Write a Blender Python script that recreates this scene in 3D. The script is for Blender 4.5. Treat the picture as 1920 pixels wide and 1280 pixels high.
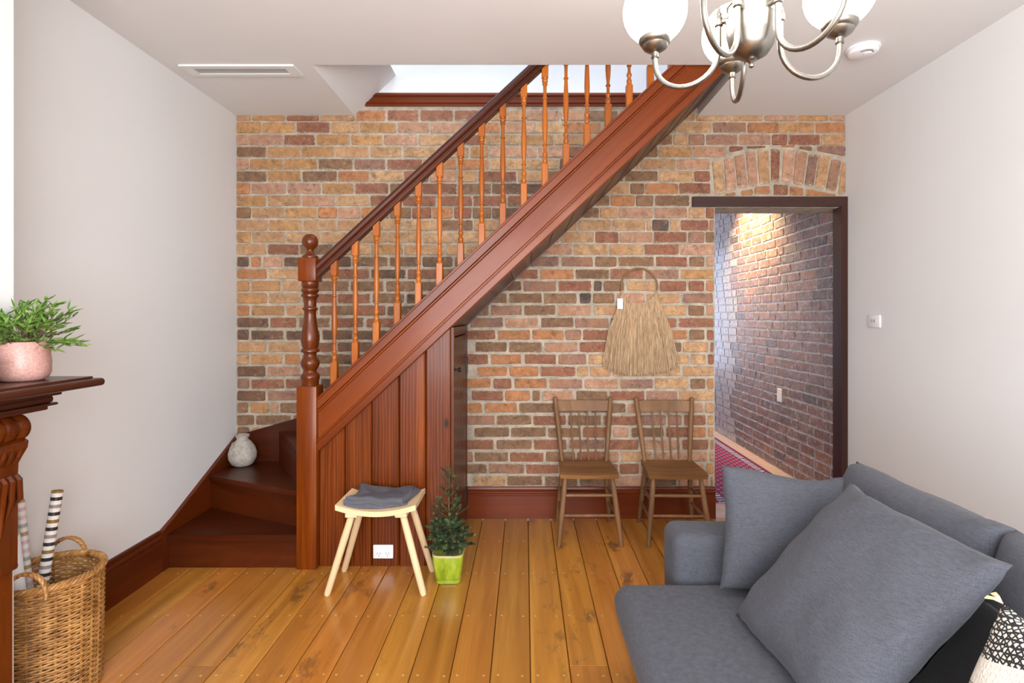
import bpy, bmesh, math, random
from math import sin, cos, pi, radians, sqrt
from mathutils import Vector, Matrix, noise as mnoise

for o in list(bpy.data.objects):
    bpy.data.objects.remove(o)
scene = bpy.context.scene
COL = scene.collection

# ------------------------------------------------------------------ camera, world, lights, exposure
F, HC, VX, VY = 1026.0, 1.40, 984.0, 592.0      # focal length in pixels, eye height, vanishing point
cd = bpy.data.cameras.new('camera'); cam = bpy.data.objects.new('camera', cd); COL.objects.link(cam)
cd.sensor_width = 36.0; cd.lens = 36.0 * F / 1920.0
cd.shift_x = -(VX - 960) / 1920.0; cd.shift_y = -(640 - VY) / 1920.0
cd.clip_start = 0.02
cam.location = (0, 0, HC); cam.rotation_euler = (pi / 2, 0, 0)
scene.camera = cam

w = bpy.data.worlds.new('world'); scene.world = w; w.use_nodes = True
w.node_tree.nodes['Background'].inputs[0].default_value = (0.72, 0.83, 1.0, 1)
w.node_tree.nodes['Background'].inputs[1].default_value = 0.6

def area(name, loc, rot, sx, sy, power, col, spread=180):
    l = bpy.data.lights.new(name, 'AREA'); l.shape = 'RECTANGLE'; l.size = sx; l.size_y = sy
    l.energy = power; l.color = col; l.spread = radians(spread)
    o = bpy.data.objects.new(name, l); COL.objects.link(o); o.location = loc; o.rotation_euler = rot
    return o
area('rear_fill_light', (0.1, -1.42, 1.5), (radians(90), 0, 0), 3.0, 1.9, 145, (0.98, 0.98, 1.0))  # added fill light behind the camera, in front of an assumed window
area('stairwell_skylight', (0.1, 2.5, 5.2), (0, 0, 0), 2.6, 1.6, 48, (0.86, 0.93, 1.0))
area('hall_window_daylight', (1.8, 8.9, 1.5), (radians(-90), 0, 0), 0.8, 1.9, 24, (0.62, 0.76, 1.0))
sp = bpy.data.lights.new('hall_downlight_lamp', 'SPOT'); sp.energy = 210; sp.color = (1.0, 0.72, 0.38)
sp.spot_size = radians(105); sp.spot_blend = 1.0; sp.shadow_soft_size = 0.03
spo = bpy.data.objects.new('hall_downlight_lamp', sp); COL.objects.link(spo)
spo.location = (1.86, 5.55, 2.74); spo.rotation_euler = (0, radians(-38), 0)

vs = scene.view_settings
vs.view_transform = 'Standard'; vs.look = 'None'; vs.gamma = 1.0; vs.use_curve_mapping = False
vs.exposure = 0.70

# ------------------------------------------------------------------ helpers
def P(px, py, Y):
    return Vector(((px - VX) * Y / F, Y, HC - (py - VY) * Y / F))
def lin(c):
    c = c / 255.0
    return c / 12.92 if c <= 0.04045 else ((c + 0.055) / 1.055) ** 2.4
def C(r, g, b):
    return (lin(r), lin(g), lin(b), 1)

class MB:
    def __init__(s): s.v = []; s.f = []
    def add(s, vs_, fs_):
        n = len(s.v); s.v += [tuple(p) for p in vs_]; s.f += [[i + n for i in f] for f in fs_]; return s
    def box(s, x0, x1, y0, y1, z0, z1):
        return s.add([(x0,y0,z0),(x1,y0,z0),(x1,y1,z0),(x0,y1,z0),(x0,y0,z1),(x1,y0,z1),(x1,y1,z1),(x0,y1,z1)],
                     [(0,3,2,1),(4,5,6,7),(0,1,5,4),(1,2,6,5),(2,3,7,6),(3,0,4,7)])
    def prism(s, poly, axis, a, b):
        """poly: 2D points; axis 'x': poly=(y,z); 'y': poly=(x,z); 'z': poly=(x,y)"""
        def q(p, t):
            return (t, p[0], p[1]) if axis == 'x' else (p[0], t, p[1]) if axis == 'y' else (p[0], p[1], t)
        n = len(poly); vs_ = [q(p, a) for p in poly] + [q(p, b) for p in poly]
        fs_ = [list(range(n)), list(range(2*n-1, n-1, -1))]
        fs_ += [[(i+1) % n, i, n+i, n+(i+1) % n] for i in range(n)]
        return s.add(vs_, fs_)
    def lathe(s, prof, n=24, c=(0,0,0), axis='z', rot=0.0, sq=None):
        """prof: list of (radius, height)"""
        vs_ = []; fs_ = []
        m = len(prof)
        for (r, h) in prof:
            for k in range(n):
                a = rot + 2*pi*k/n
                x, y = r*cos(a), r*sin(a)
                p = (x, y, h) if axis == 'z' else (h, x, y) if axis == 'x' else (x, h, y)
                vs_.append((p[0]+c[0], p[1]+c[1], p[2]+c[2]))
        for i in range(m-1):
            for k in range(n):
                k2 = (k+1) % n
                fs_.append([i*n+k, i*n+k2, (i+1)*n+k2, (i+1)*n+k])
        fs_.append([k for k in range(n)][::-1]); fs_.append([(m-1)*n+k for k in range(n)])
        return s.add(vs_, fs_)
    def tube(s, pts, r, n=8, closed=False):
        pts = [Vector(p) for p in pts]; m = len(pts)
        rr = r if isinstance(r, (list, tuple)) else [r]*m
        vs_ = []; fs_ = []
        up = None
        for i in range(m):
            if closed: t = pts[(i+1) % m] - pts[(i-1) % m]
            else: t = pts[min(i+1, m-1)] - pts[max(i-1, 0)]
            t.normalize()
            if up is None:
                up = Vector((0,0,1)) if abs(t.z) < 0.9 else Vector((1,0,0))
            a = t.cross(up)
            if a.length < 1e-6: a = t.cross(Vector((0,1,0)))
            a.normalize(); b = a.cross(t).normalized(); up = b
            for k in range(n):
                q = pts[i] + (a*cos(2*pi*k/n) + b*sin(2*pi*k/n))*rr[i]
                vs_.append(q)
        for i in range(m if closed else m-1):
            j = (i+1) % m
            for k in range(n):
                k2 = (k+1) % n
                fs_.append([i*n+k, i*n+k2, j*n+k2, j*n+k])
        if not closed:
            fs_.append(list(range(n))[::-1]); fs_.append([(m-1)*n+k for k in range(n)])
        return s.add(vs_, fs_)
    def bm(s, b, M=None):
        b.verts.index_update()
        return s.add([(M @ v.co) if M else v.co for v in b.verts], [[v.index for v in f.verts] for f in b.faces])
    def rbox(s, x0, x1, y0, y1, z0, z1, r=0.03, seg=3, cuts=0, fn=None):
        b = bmesh.new(); bmesh.ops.create_cube(b, size=1)
        for v in b.verts:
            v.co = Vector(((x0+x1)/2 + v.co.x*(x1-x0), (y0+y1)/2 + v.co.y*(y1-y0), (z0+z1)/2 + v.co.z*(z1-z0)))
        bmesh.ops.bevel(b, geom=list(b.edges), offset=r, segments=seg, profile=0.5, affect='EDGES')
        if cuts:
            big = [e for e in b.edges if e.calc_length() > 2.2*r]
            bmesh.ops.subdivide_edges(b, edges=big, cuts=cuts, use_grid_fill=True)
        if fn:
            for v in b.verts: v.co = Vector(fn(v.co))
        s.bm(b); b.free(); return s
    def mesh(s, name):
        m = bpy.data.meshes.new(name); m.from_pydata([tuple(p) for p in s.v], [], s.f); m.validate(); m.update()
        b = bmesh.new(); b.from_mesh(m); bmesh.ops.recalc_face_normals(b, faces=b.faces); b.to_mesh(m); b.free()
        return m

def wloc(o):
    l = Vector(o.location)
    while o.parent: o = o.parent; l += Vector(o.location)
    return l
def obj(name, mb, mat, parent=None, local=False, smooth=False, origin=None, angle=35, **props):
    """link one mesh object. local=False: the vertices are in world coordinates"""
    me = mb if isinstance(mb, bpy.types.Mesh) else mb.mesh(name)
    o = bpy.data.objects.new(name, me); COL.objects.link(o)
    if parent: o.parent = parent
    if not local:
        base = wloc(parent) if parent else Vector((0,0,0))
        og = Vector(origin) if origin is not None else base
        me.transform(Matrix.Translation(-og)); o.location = og - base
    if mat is not None: me.materials.append(mat)
    if smooth:
        me.polygons.foreach_set('use_smooth', [True]*len(me.polygons))
        try: me.set_sharp_from_angle(angle=radians(angle))
        except Exception: pass
    for k, v in props.items(): o[k] = v
    return o
def thing(name, loc, label=None, cat=None, rz=0, group=None, kind=None):
    o = bpy.data.objects.new(name, None); COL.objects.link(o); o.location = loc; o.rotation_euler = (0,0,rz)
    o.empty_display_size = 0.1
    if label: o['label'] = label
    if cat: o['category'] = cat
    if group: o['group'] = group
    if kind: o['kind'] = kind
    return o

# ------------------------------------------------------------------ materials
class NT:
    def __init__(s, name):
        s.m = bpy.data.materials.new(name); s.m.use_nodes = True; s.t = s.m.node_tree; s.n = s.t.nodes
        s.b = s.n['Principled BSDF']
    def new(s, t, **kw):
        n = s.n.new(t)
        for k, v in kw.items(): setattr(n, k, v)
        return n
    def link(s, a, b): s.t.links.new(a, b)
    def set(s, **kw):
        for k, v in kw.items():
            k = {'rough':'Roughness','metal':'Metallic','coat':'Coat Weight','coatr':'Coat Roughness','spec':'Specular IOR Level',
                 'sheen':'Sheen Weight','col':'Base Color'}[k]
            s.b.inputs[k].default_value = v
        return s
    def coords(s, scale=(1,1,1), rot=(0,0,0), rnd=True, kind='Object'):
        tc = s.new('ShaderNodeTexCoord'); mp = s.new('ShaderNodeMapping')
        mp.inputs['Scale'].default_value = scale; mp.inputs['Rotation'].default_value = rot
        if any(rot):                     # turn first, then stretch along the turned axis
            mp.vector_type = 'TEXTURE'; mp.inputs['Scale'].default_value = tuple(1/x for x in scale)
            mp.inputs['Rotation'].default_value = tuple(-x for x in rot)
        src = tc.outputs[kind]
        if rnd:
            oi = s.new('ShaderNodeObjectInfo'); mu = s.new('ShaderNodeMath', operation='MULTIPLY'); mu.inputs[1].default_value = 37.0
            ad = s.new('ShaderNodeVectorMath', operation='ADD')
            s.link(oi.outputs['Random'], mu.inputs[0]); s.link(src, ad.inputs[0]); s.link(mu.outputs[0], ad.inputs[1]); src = ad.outputs[0]
        s.link(src, mp.inputs['Vector']); return mp.outputs[0]
    def noise(s, vec, scale, detail=4, rough=0.6, dist=0.0):
        n = s.new('ShaderNodeTexNoise'); n.inputs['Scale'].default_value = scale; n.inputs['Detail'].default_value = detail
        n.inputs['Roughness'].default_value = rough; n.inputs['Distortion'].default_value = dist
        s.link(vec, n.inputs['Vector']); return n.outputs['Fac']
    def ramp(s, fac, stops, interp='LINEAR'):
        r = s.new('ShaderNodeValToRGB'); r.color_ramp.interpolation = interp
        e = r.color_ramp.elements
        while len(e) < len(stops): e.new(0.5)
        for i, (p, c) in enumerate(stops): e[i].position = p; e[i].color = c
        s.link(fac, r.inputs[0]); return r.outputs[0]
    def mix(s, fac, a, b, mode='MIX'):
        m = s.new('ShaderNodeMix', data_type='RGBA', blend_type=mode)
        if isinstance(fac, (int, float)): m.inputs[0].default_value = fac
        else: s.link(fac, m.inputs[0])
        for k, x in ((6, a), (7, b)):
            if isinstance(x, tuple): m.inputs[k].default_value = x
            else: s.link(x, m.inputs[k])
        return m.outputs[2]
    def math(s, op, a, b=None):
        m = s.new('ShaderNodeMath', operation=op)
        for k, x in ((0, a), (1, b)):
            if x is None: continue
            if isinstance(x, (int, float)): m.inputs[k].default_value = x
            else: s.link(x, m.inputs[k])
        return m.outputs[0]
    def hsv_random(s, col, amt=0.3):
        oi = s.new('ShaderNodeObjectInfo'); h = s.new('ShaderNodeHueSaturation')
        v = s.math('MULTIPLY_ADD', oi.outputs['Random'], amt); s.n[-1].inputs[2].default_value = 1 - amt/2
        s.link(v, h.inputs['Value']); s.link(col, h.inputs['Color']); return h.outputs[0]
    def bump(s, fac, strength=0.3, dist=0.01):
        b = s.new('ShaderNodeBump'); b.inputs['Strength'].default_value = strength; b.inputs['Distance'].default_value = dist
        s.link(fac, b.inputs['Height']); s.link(b.outputs[0], s.b.inputs['Normal'])
    def out(s, col): s.link(col, s.b.inputs['Base Color']); return s.m

def plain(name, col, rough=0.5, var=0.06, scale=8, bump=0.0, **kw):
    t = NT(name).set(rough=rough, **kw)
    v = t.coords(rnd=False); f = t.noise(v, scale, 3)
    lo = tuple(c*(1-var) for c in col[:3]) + (1,); hi = tuple(min(1, c*(1+var)) for c in col[:3]) + (1,)
    if bump: t.bump(t.noise(v, scale*12, 3), bump, 0.003)
    return t.out(t.ramp(f, [(0.3, lo), (0.7, hi)]))

DARKER = ('polished', 'newel', 'turned', 'stained', 'dark_tread', 'baseboard', 'cupboard', 'soffit', 'carved')
def wood(name, dark, mid, light, axis='z', rough=0.3, coat=0.4, grain=9.0, stretch=0.07, rnd=0.2, rot=(0,0,0), knots=False, bump=0.05):
    t = NT(name).set(rough=rough, coat=coat*.7, coatr=0.12, spec=0.28)
    if name.startswith(DARKER): dark, mid, light = [(q[0]*.62, q[1]*.56, q[2]*.40, 1) for q in (dark, mid, light)]
    sc = {'x': (stretch,1,1), 'y': (1,stretch,1), 'z': (1,1,stretch)}[axis]
    v = t.coords(sc, rot)
    f = t.noise(v, grain, 6, 0.6, 0.7)
    col = t.ramp(f, [(0.22, dark), (0.5, mid), (0.8, light)])
    f2 = t.noise(v, grain*9, 3, 0.7)
    col = t.mix(t.math('MULTIPLY', f2, 0.55), col, dark)
    if knots:
        # flame-shaped figure of flat-sawn pine: warped bands around a slowly wandering centre line
        wv = t.new('ShaderNodeTexWave', wave_type='RINGS', rings_direction='SPHERICAL')
        wv.inputs['Scale'].default_value = 26.0; wv.inputs['Distortion'].default_value = 9.0; wv.inputs['Detail'].default_value = 2
        wv.inputs['Detail Scale'].default_value = 0.8
        t.link(v, wv.inputs['Vector'])
        k = t.ramp(wv.outputs['Fac'], [(0.35, (0,0,0,1)), (0.95, (1,1,1,1))])
        col = t.mix(t.math('MULTIPLY', k, 0.30), col, light)
        vo = t.new('ShaderNodeTexVoronoi'); vo.inputs['Scale'].default_value = 4.2
        t.link(t.coords({'x': (.5,1,1), 'y': (1,.5,1), 'z': (1,1,.5)}[axis]), vo.inputs['Vector'])
        kk = t.ramp(vo.outputs['Distance'], [(0.03, (1,1,1,1)), (0.085, (0,0,0,1))])
        col = t.mix(kk, col, tuple(c*0.3 for c in dark[:3]) + (1,))
    if rnd: col = t.hsv_random(col, rnd)
    if bump: t.bump(f2, bump, 0.004)
    return t.out(col)

def S(r, g, b, k):
    return C(min(255, r*k), min(255, g*k), min(255, b*k))

M = {}
M['white'] = plain('white_wall_paint', C(225,226,226), 0.75, 0.012, 2.0, 0.03)
M['ceil'] = plain('white_ceiling_paint', C(226,227,227), 0.8, 0.012, 2.0)
M['upper'] = plain('white_upper_paint', C(232,234,238), 0.8, 0.01, 2.0)
M['rail'] = wood('dark_handrail_wood', C(44,17,8), C(70,29,13), C(96,44,22), 'x', 0.3, 0.15, rot=(0, radians(43), 0), rnd=0)
M['string'] = wood('polished_stringer_wood', C(112,48,12), C(150,70,20), C(176,92,32), 'x', 0.33, 0.12, 9, 0.05, rot=(0, radians(43), 0), rnd=0)
M['newel'] = wood('newel_wood', C(108,46,8), C(150,72,14), C(188,106,28), 'z', 0.3, 0.15, 20, 0.05, rnd=0)
M['turned'] = wood('turned_newel_wood', C(84,36,10), C(122,58,20), C(150,80,32), 'z', 0.25, 0.3, 10, 0.1, rnd=0)
M['baluster'] = wood('baluster_wood', C(126,62,14), C(166,90,24), C(196,122,42), 'z', 0.32, 0.2, 14, 0.08, rnd=0.28)
M['panel'] = wood('stained_pine_panel', C(78,30,6), C(120,52,11), C(188,102,28), 'z', 0.34, 0.12, 11, 0.05, rnd=0.22, knots=True)
M['tread'] = wood('dark_tread_wood', C(62,24,8), C(100,43,15), C(132,62,24), 'x', 0.34, 0.12, 5, 0.12, rnd=0.12)
M['soffit'] = wood('soffit_wood', C(70,34,18), C(104,54,30), C(134,76,44), 'y', 0.4, 0.2, 8, 0.1, rnd=0.25)
M['base'] = wood('baseboard_wood', C(108,44,10), C(142,62,17), C(166,80,28), 'x', 0.36, 0.1, 6, 0.05, rnd=0.1)
M['basey'] = wood('baseboard_wood_shaded', C(86,34,10), C(120,52,16), C(148,70,26), 'y', 0.36, 0.1, 6, 0.05, rnd=0.1)  # darker copy of the baseboard wood, shade put into its colour
M['doorwood'] = wood('cupboard_door_wood', C(72,33,14), C(104,50,22), C(132,70,34), 'z', 0.4, 0.1, 8, 0.05, rnd=0.15)
M['beam'] = wood('dark_beam_wood', C(40,22,18), C(62,36,30), C(84,52,42), 'x', 0.5, 0.1, 8, 0.06, rnd=0)
M['jamb'] = wood('dark_jamb_wood', C(40,22,18), C(62,34,28), C(84,50,40), 'z', 0.32, 0.3, 8, 0.06, rnd=0)
M['mantel'] = wood('mantel_wood', C(48,22,14), C(78,40,26), C(104,58,40), 'y', 0.34, 0.3, 8, 0.08, rnd=0)
M['carved'] = wood('carved_mantel_wood', C(70,28,8), C(118,54,16), C(160,84,30), 'z', 0.24, 0.5, 8, 0.15, rnd=0)
M['chair'] = wood('worn_chair_wood', C(90,64,40), C(126,90,58), C(156,116,78), 'z', 0.55, 0.05, 12, 0.1, rnd=0.12)
M['chairseat'] = wood('worn_seat_wood', C(88,58,32), C(126,86,48), C(156,112,68), 'x', 0.5, 0.08, 9, 0.12, rnd=0.1)
M['stool'] = wood('pale_birch_wood', C(214,184,140), C(232,206,164), C(240,220,184), 'x', 0.5, 0.0, 5, 0.08, rnd=0)
M['stoolleg'] = wood('pale_birch_leg', C(214,184,140), C(232,206,164), C(240,220,184), 'z', 0.5, 0.0, 8, 0.08, rnd=0)
M['nickel'] = plain('brushed_nickel', C(146,142,134), 0.34, 0.08, 30, metal=1.0)
M['black'] = plain('black_iron', C(22,20,20), 0.5)
M['plastic'] = plain('white_plastic', C(236,236,238), 0.35, 0.01)
M['greyplastic'] = plain('grey_socket_plastic', C(190,190,192), 0.4, 0.01)
M['slot'] = plain('dark_slot', C(30,30,32), 0.6)
M['ventslot'] = plain('grey_vent_blade', C(168,168,166), 0.5)
M['cloth'] = plain('grey_folded_cloth', C(86,86,94), 0.9, 0.08, 40, 0.25)
M['pinkpot'] = plain('speckled_pink_glaze', C(190,146,136), 0.4, 0.22, 150)
M['soil'] = plain('dark_soil', C(40,32,26), 0.9, 0.3, 60)
M['trunk'] = plain('brown_twig', C(96,72,50), 0.8)
M['nail'] = plain('brass_nail_head', C(214,180,110), 0.35, 0.1, metal=0.4)

def globe_mat():
    t = NT('lit_opal_glass'); t.b.inputs['Base Color'].default_value = (1,1,1,1)
    t.b.inputs['Emission Color'].default_value = (1.0, 0.92, 0.82, 1); t.b.inputs['Emission Strength'].default_value = 10
    return t.m
M['globe'] = globe_mat()

def floor_mat():
    t = NT('varnished_pine_boards').set(rough=0.3, coat=0.25, coatr=0.15)
    v = t.coords((1, 0.05, 1)); f = t.noise(v, 16, 6, 0.6, 0.4)
    col = t.ramp(f, [(0.28, C(146,90,30)), (0.5, C(178,114,44)), (0.74, C(200,140,64))])
    f2 = t.noise(v, 120, 3, 0.7); col = t.mix(t.math('MULTIPLY', f2, 0.3), col, C(150,94,38))
    v2 = t.coords((1, 0.45, 1)); sct = t.noise(v2, 9, 7, 0.75)
    scm = t.ramp(sct, [(0.55, (0,0,0,1)), (0.64, (1,1,1,1))])
    oi = t.new('ShaderNodeObjectInfo')
    worn = t.ramp(oi.outputs['Random'], [(0.55, (0.05,)*3 + (1,)), (0.95, (0.85,)*3 + (1,))])
    col = t.mix(t.math('MULTIPLY', scm, worn), col, C(96,64,36))
    col = t.hsv_random(col, 0.34)
    h = t.new('ShaderNodeHueSaturation')
    t.link(t.math('MULTIPLY_ADD', t.math('FRACT', t.math('MULTIPLY', oi.outputs['Random'], 7.3)), 0.012), h.inputs['Hue'])
    t.n[-1] if False else None
    for n in t.n:
        if n.bl_idname == 'ShaderNodeMath' and n.operation == 'MULTIPLY_ADD' and abs(n.inputs[1].default_value - 0.012) < 1e-6: n.inputs[2].default_value = 0.497
    t.link(col, h.inputs['Color'])
    t.bump(f2, 0.06, 0.004)
    return t.out(h.outputs[0])
M['floor'] = floor_mat()
M['gap'] = plain('dark_floor_gap', C(52,34,20), 0.8)

BR = {'y': (198,150,98), 't': (208,166,122), 'p': (202,156,128), 'o': (198,134,88), 'r': (160,104,80), 'b': (146,112,84),
      'd': (110,84,68), 'k': (84,76,72), 'm': (158,120,104)}
def brick_mat(code, rgb, rough=0.85, coat=0.0, pre='', white=0.0, smear=0.8):
    rgb = tuple(x*0.90 for x in rgb)
    t = NT(pre + 'brick_' + {'y':'golden','t':'buff','p':'pink','o':'orange','r':'red','b':'brown','d':'dark','k':'burnt','m':'mauve'}[code])
    t.set(rough=rough, coat=coat, coatr=0.25)
    v = t.coords((1,1,1)); f = t.noise(v, 22, 7, 0.72, 0.4)
    col = t.ramp(f, [(0.3, S(*rgb, 0.62)), (0.48, S(*rgb, 0.96)), (0.72, S(*rgb, 1.16))])
    sp_ = t.noise(v, 130, 2, 0.6)
    k = t.ramp(sp_, [(0.60, (0,0,0,1)), (0.68, (1,1,1,1))])
    col = t.mix(t.math('MULTIPLY', k, 0.7), col, S(*rgb, 0.45))
    # worn faces: neighbouring clay tone in large patches and traces of lime
    pm = t.ramp(t.noise(v, 7, 3, 0.6), [(0.42, (0,0,0,1)), (0.62, (1,1,1,1))])
    col = t.mix(t.math('MULTIPLY', pm, 0.5), col, S(168,120,84, 1.0 if sum(rgb) > 330 else 0.8))
    lm = t.ramp(t.noise(v, 34, 6, 0.75), [(0.55, (0,0,0,1)), (0.74, (1,1,1,1))])
    col = t.mix(t.math('MULTIPLY', lm, 0.45), col, C(196,178,156))
    if white:
        wm = t.ramp(t.noise(v, 22, 6, 0.8), [(0.52, (0,0,0,1)), (0.68, (1,1,1,1))])
        col = t.mix(t.math('MULTIPLY', wm, white), col, C(206,200,206))
    # mortar smeared raggedly over the arrises
    tc = t.new('ShaderNodeTexCoord'); sx = t.new('ShaderNodeSeparateXYZ'); t.link(tc.outputs['Generated'], sx.inputs[0])
    ex = t.math('MULTIPLY', t.math('SUBTRACT', 0.5, t.math('ABSOLUTE', t.math('SUBTRACT', sx.outputs['X'], 0.5))), 0.22)
    ez = t.math('MULTIPLY', t.math('SUBTRACT', 0.5, t.math('ABSOLUTE', t.math('SUBTRACT', sx.outputs['Z'], 0.5))), 0.072)
    dd = t.math('ADD', t.math('MINIMUM', ex, ez), t.math('MULTIPLY', t.math('SUBTRACT', t.noise(v, 48, 5, 0.7), 0.47), 0.036))
    em = t.ramp(dd, [(0.0, (1,1,1,1)), (0.0065, (0,0,0,1))])
    col = t.hsv_random(col, 0.24)
    if smear: col = t.mix(t.math('MULTIPLY', em, smear), col, C(196,182,162) if not white else C(200,196,200))
    t.bump(t.noise(v, 60, 6, 0.75), 0.9, 0.008)
    return t.out(col)
MBR = {c: brick_mat(c, rgb) for c, rgb in BR.items()}
MBJ = {c: brick_mat(c, rgb, pre='far_', smear=0) for c, rgb in BR.items()}
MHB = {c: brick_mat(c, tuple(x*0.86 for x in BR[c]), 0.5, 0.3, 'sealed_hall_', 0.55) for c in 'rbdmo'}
def mortar(name, rgb, rough=0.9, coat=0):
    t = NT(name).set(rough=rough, coat=coat, coatr=0.25); v = t.coords(rnd=False)
    col = t.ramp(t.noise(v, 14, 6, 0.7), [(0.3, S(*rgb, 0.78)), (0.7, S(*rgb, 1.08))])
    t.bump(t.noise(v, 90, 5, 0.75), 0.8, 0.008); return t.out(col)
M['mortar'] = mortar('lime_mortar', (188,175,156))
M['hallmortar'] = mortar('sealed_pale_mortar', (206,202,206), 0.5, 0.3)

def fabric(name, rgb, scale=420, var=0.10):
    t = NT(name).set(rough=0.95, sheen=0.05); v = t.coords(rnd=False)
    a = t.noise(t.coords((1,1,0.12), rnd=False), scale, 2); b = t.noise(t.coords((0.12,0.12,1), rnd=False), scale, 2)
    wv = t.math('ADD', a, b); fine = t.math('MULTIPLY', wv, 0.5)
    col = t.ramp(fine, [(0.36, S(*rgb, 1-var*1.3)), (0.64, S(*rgb, 1+var*1.3))])
    t.bump(fine, 0.25, 0.002); return t.out(col)
M['sofa'] = fabric('grey_linen', (70,72,80))
M['blackcloth'] = fabric('black_fabric', (9,9,10))

# ------------------------------------------------------------------ room shell
XL, XR, YB, YF, ZC = -2.004, 2.226, 3.80, -1.5, 2.789
ZU = 3.07                                        # upper floor level
HOLE_Y, HOLE_X0, HOLE_X1 = 3.03, -1.18, 1.20
DX0, DX1, DZ = 1.3185, 2.163, 2.152              # doorway
def struct(name, mb, mat, parent=None, **k):
    o = obj(name, mb, mat, parent, **k)
    if not parent: o['kind'] = 'structure'
    return o

floor = struct('floor', MB().box(XL-.1, XR+.1, YF-.1, YB, -.08, -.022), M['gap'])
random.seed(5)
bw = 0.1565
edges = [0.0222 + bw*k for k in range(-14, 16)]   # a joint runs straight away under the camera's vanishing point
nails = MB()
def board(x0, x1, y0, y1):
    g = 0.0016
    m = MB().add([(x0+g,y0+g,-.022),(x1-g,y0+g,-.022),(x1-g,y1-g,-.022),(x0+g,y1-g,-.022),
                  (x0+g,y0+g,-.003),(x1-g,y0+g,-.003),(x1-g,y1-g,-.003),(x0+g,y1-g,-.003),
                  (x0+g+.003,y0+g+.001,0),(x1-g-.003,y0+g+.001,0),(x1-g-.003,y1-g-.001,0),(x0+g+.003,y1-g-.001,0)],
                 [(0,3,2,1),(0,1,5,4),(1,2,6,5),(2,3,7,6),(3,0,4,7),(4,5,9,8),(5,6,10,9),(6,7,11,10),(7,4,8,11),(8,9,10,11)])
    obj('floor_board', m, M['floor'], floor, origin=((x0+x1)/2, (y0+y1)/2, 0))
joists = [3.40 - 0.422*k for k in range(0, 12)]
for i in range(len(edges)-1):
    x0, x1 = max(edges[i], XL), min(edges[i+1], XR)
    if x1 - x0 < .02: continue
    cut = {15: 2.19, 8: 1.77, 5: 2.19, 20: 2.556, 11: 1.35, 23: 1.77, 17: 0.9, 3: 1.35}.get(i)
    if cut: board(x0, x1, YF, cut); board(x0, x1, cut, YB)
    else: board(x0, x1, YF, YB)
    for jy in joists:
        for xx in (x0+.028, x1-.028):
            nails.lathe([(0.0055, -.001), (0.0052, .0007)], 7, (xx+random.uniform(-.004,.004), jy+random.uniform(-.006,.006), 0))
obj('nail_heads', nails, M['nail'], floor, kind='stuff')

# ceiling with stairwell opening (sloped soffit on its left side)
cm = MB()
cm.box(XL, XR, YF, HOLE_Y, ZC, ZU)
cm.prism([(XL, ZC), (HOLE_X0, ZC), (HOLE_X0+.285, ZU), (XL, ZU)], 'y', HOLE_Y, YB)
cm.box(HOLE_X1, XR, HOLE_Y, YB, ZC, ZU)
struct('ceiling', cm, M['ceil'])
# left, right, rear walls
struct('wall_left', MB().box(XL-.12, XL, YF, YB+.2, 0, ZC), M['white'])
struct('wall_right', MB().box(XR, XR+.10, YF, YB, 0, ZC), M['white'])
BX, BY = -1.70, 1.82
struct('wall_chimney_breast', MB().box(XL, BX, 0.30, BY, 0, ZC), M['white'])
wf = MB()
wf.box(XL-.1, -1.45, YF-.15, YF, 0, ZC); wf.box(1.65, XR+.1, YF-.15, YF, 0, ZC)
wf.box(-1.45, 1.65, YF-.15, YF, 0, .5); wf.box(-1.45, 1.65, YF-.15, YF, 2.5, ZC)
struct('wall_front', wf, M['white'])
wfr = MB()
for x in (-1.45, 0.07, 1.59): wfr.box(x, x+.06, YF-.11, YF-.04, .5, 2.5)
for z in (.5, 1.47, 2.44): wfr.box(-1.45, 1.65, YF-.11, YF-.04, z, z+.06)
struct('added_window', wfr, M['plastic'])  # unseen window frame, added to go with the rear fill light
# upper storey shell seen through the stairwell
struct('wall_upper_back', MB().box(XL, XR, YB, YB+.15, 2.95, 5.4), M['upper'])
struct('wall_upper_left', MB().box(XL-.1, XL, .9, YB, ZU, 5.4), M['upper'])
struct('wall_upper_right', MB().box(XR, XR+.1, .9, YB, ZU, 5.4), M['upper'])
struct('wall_upper_front', MB().box(XL, XR, .8, .9, ZU, 5.4), M['upper'])
struct('ceiling_upper', MB().box(XL, XR, .8, YB+.15, 5.4, 5.5), M['upper'])

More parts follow.
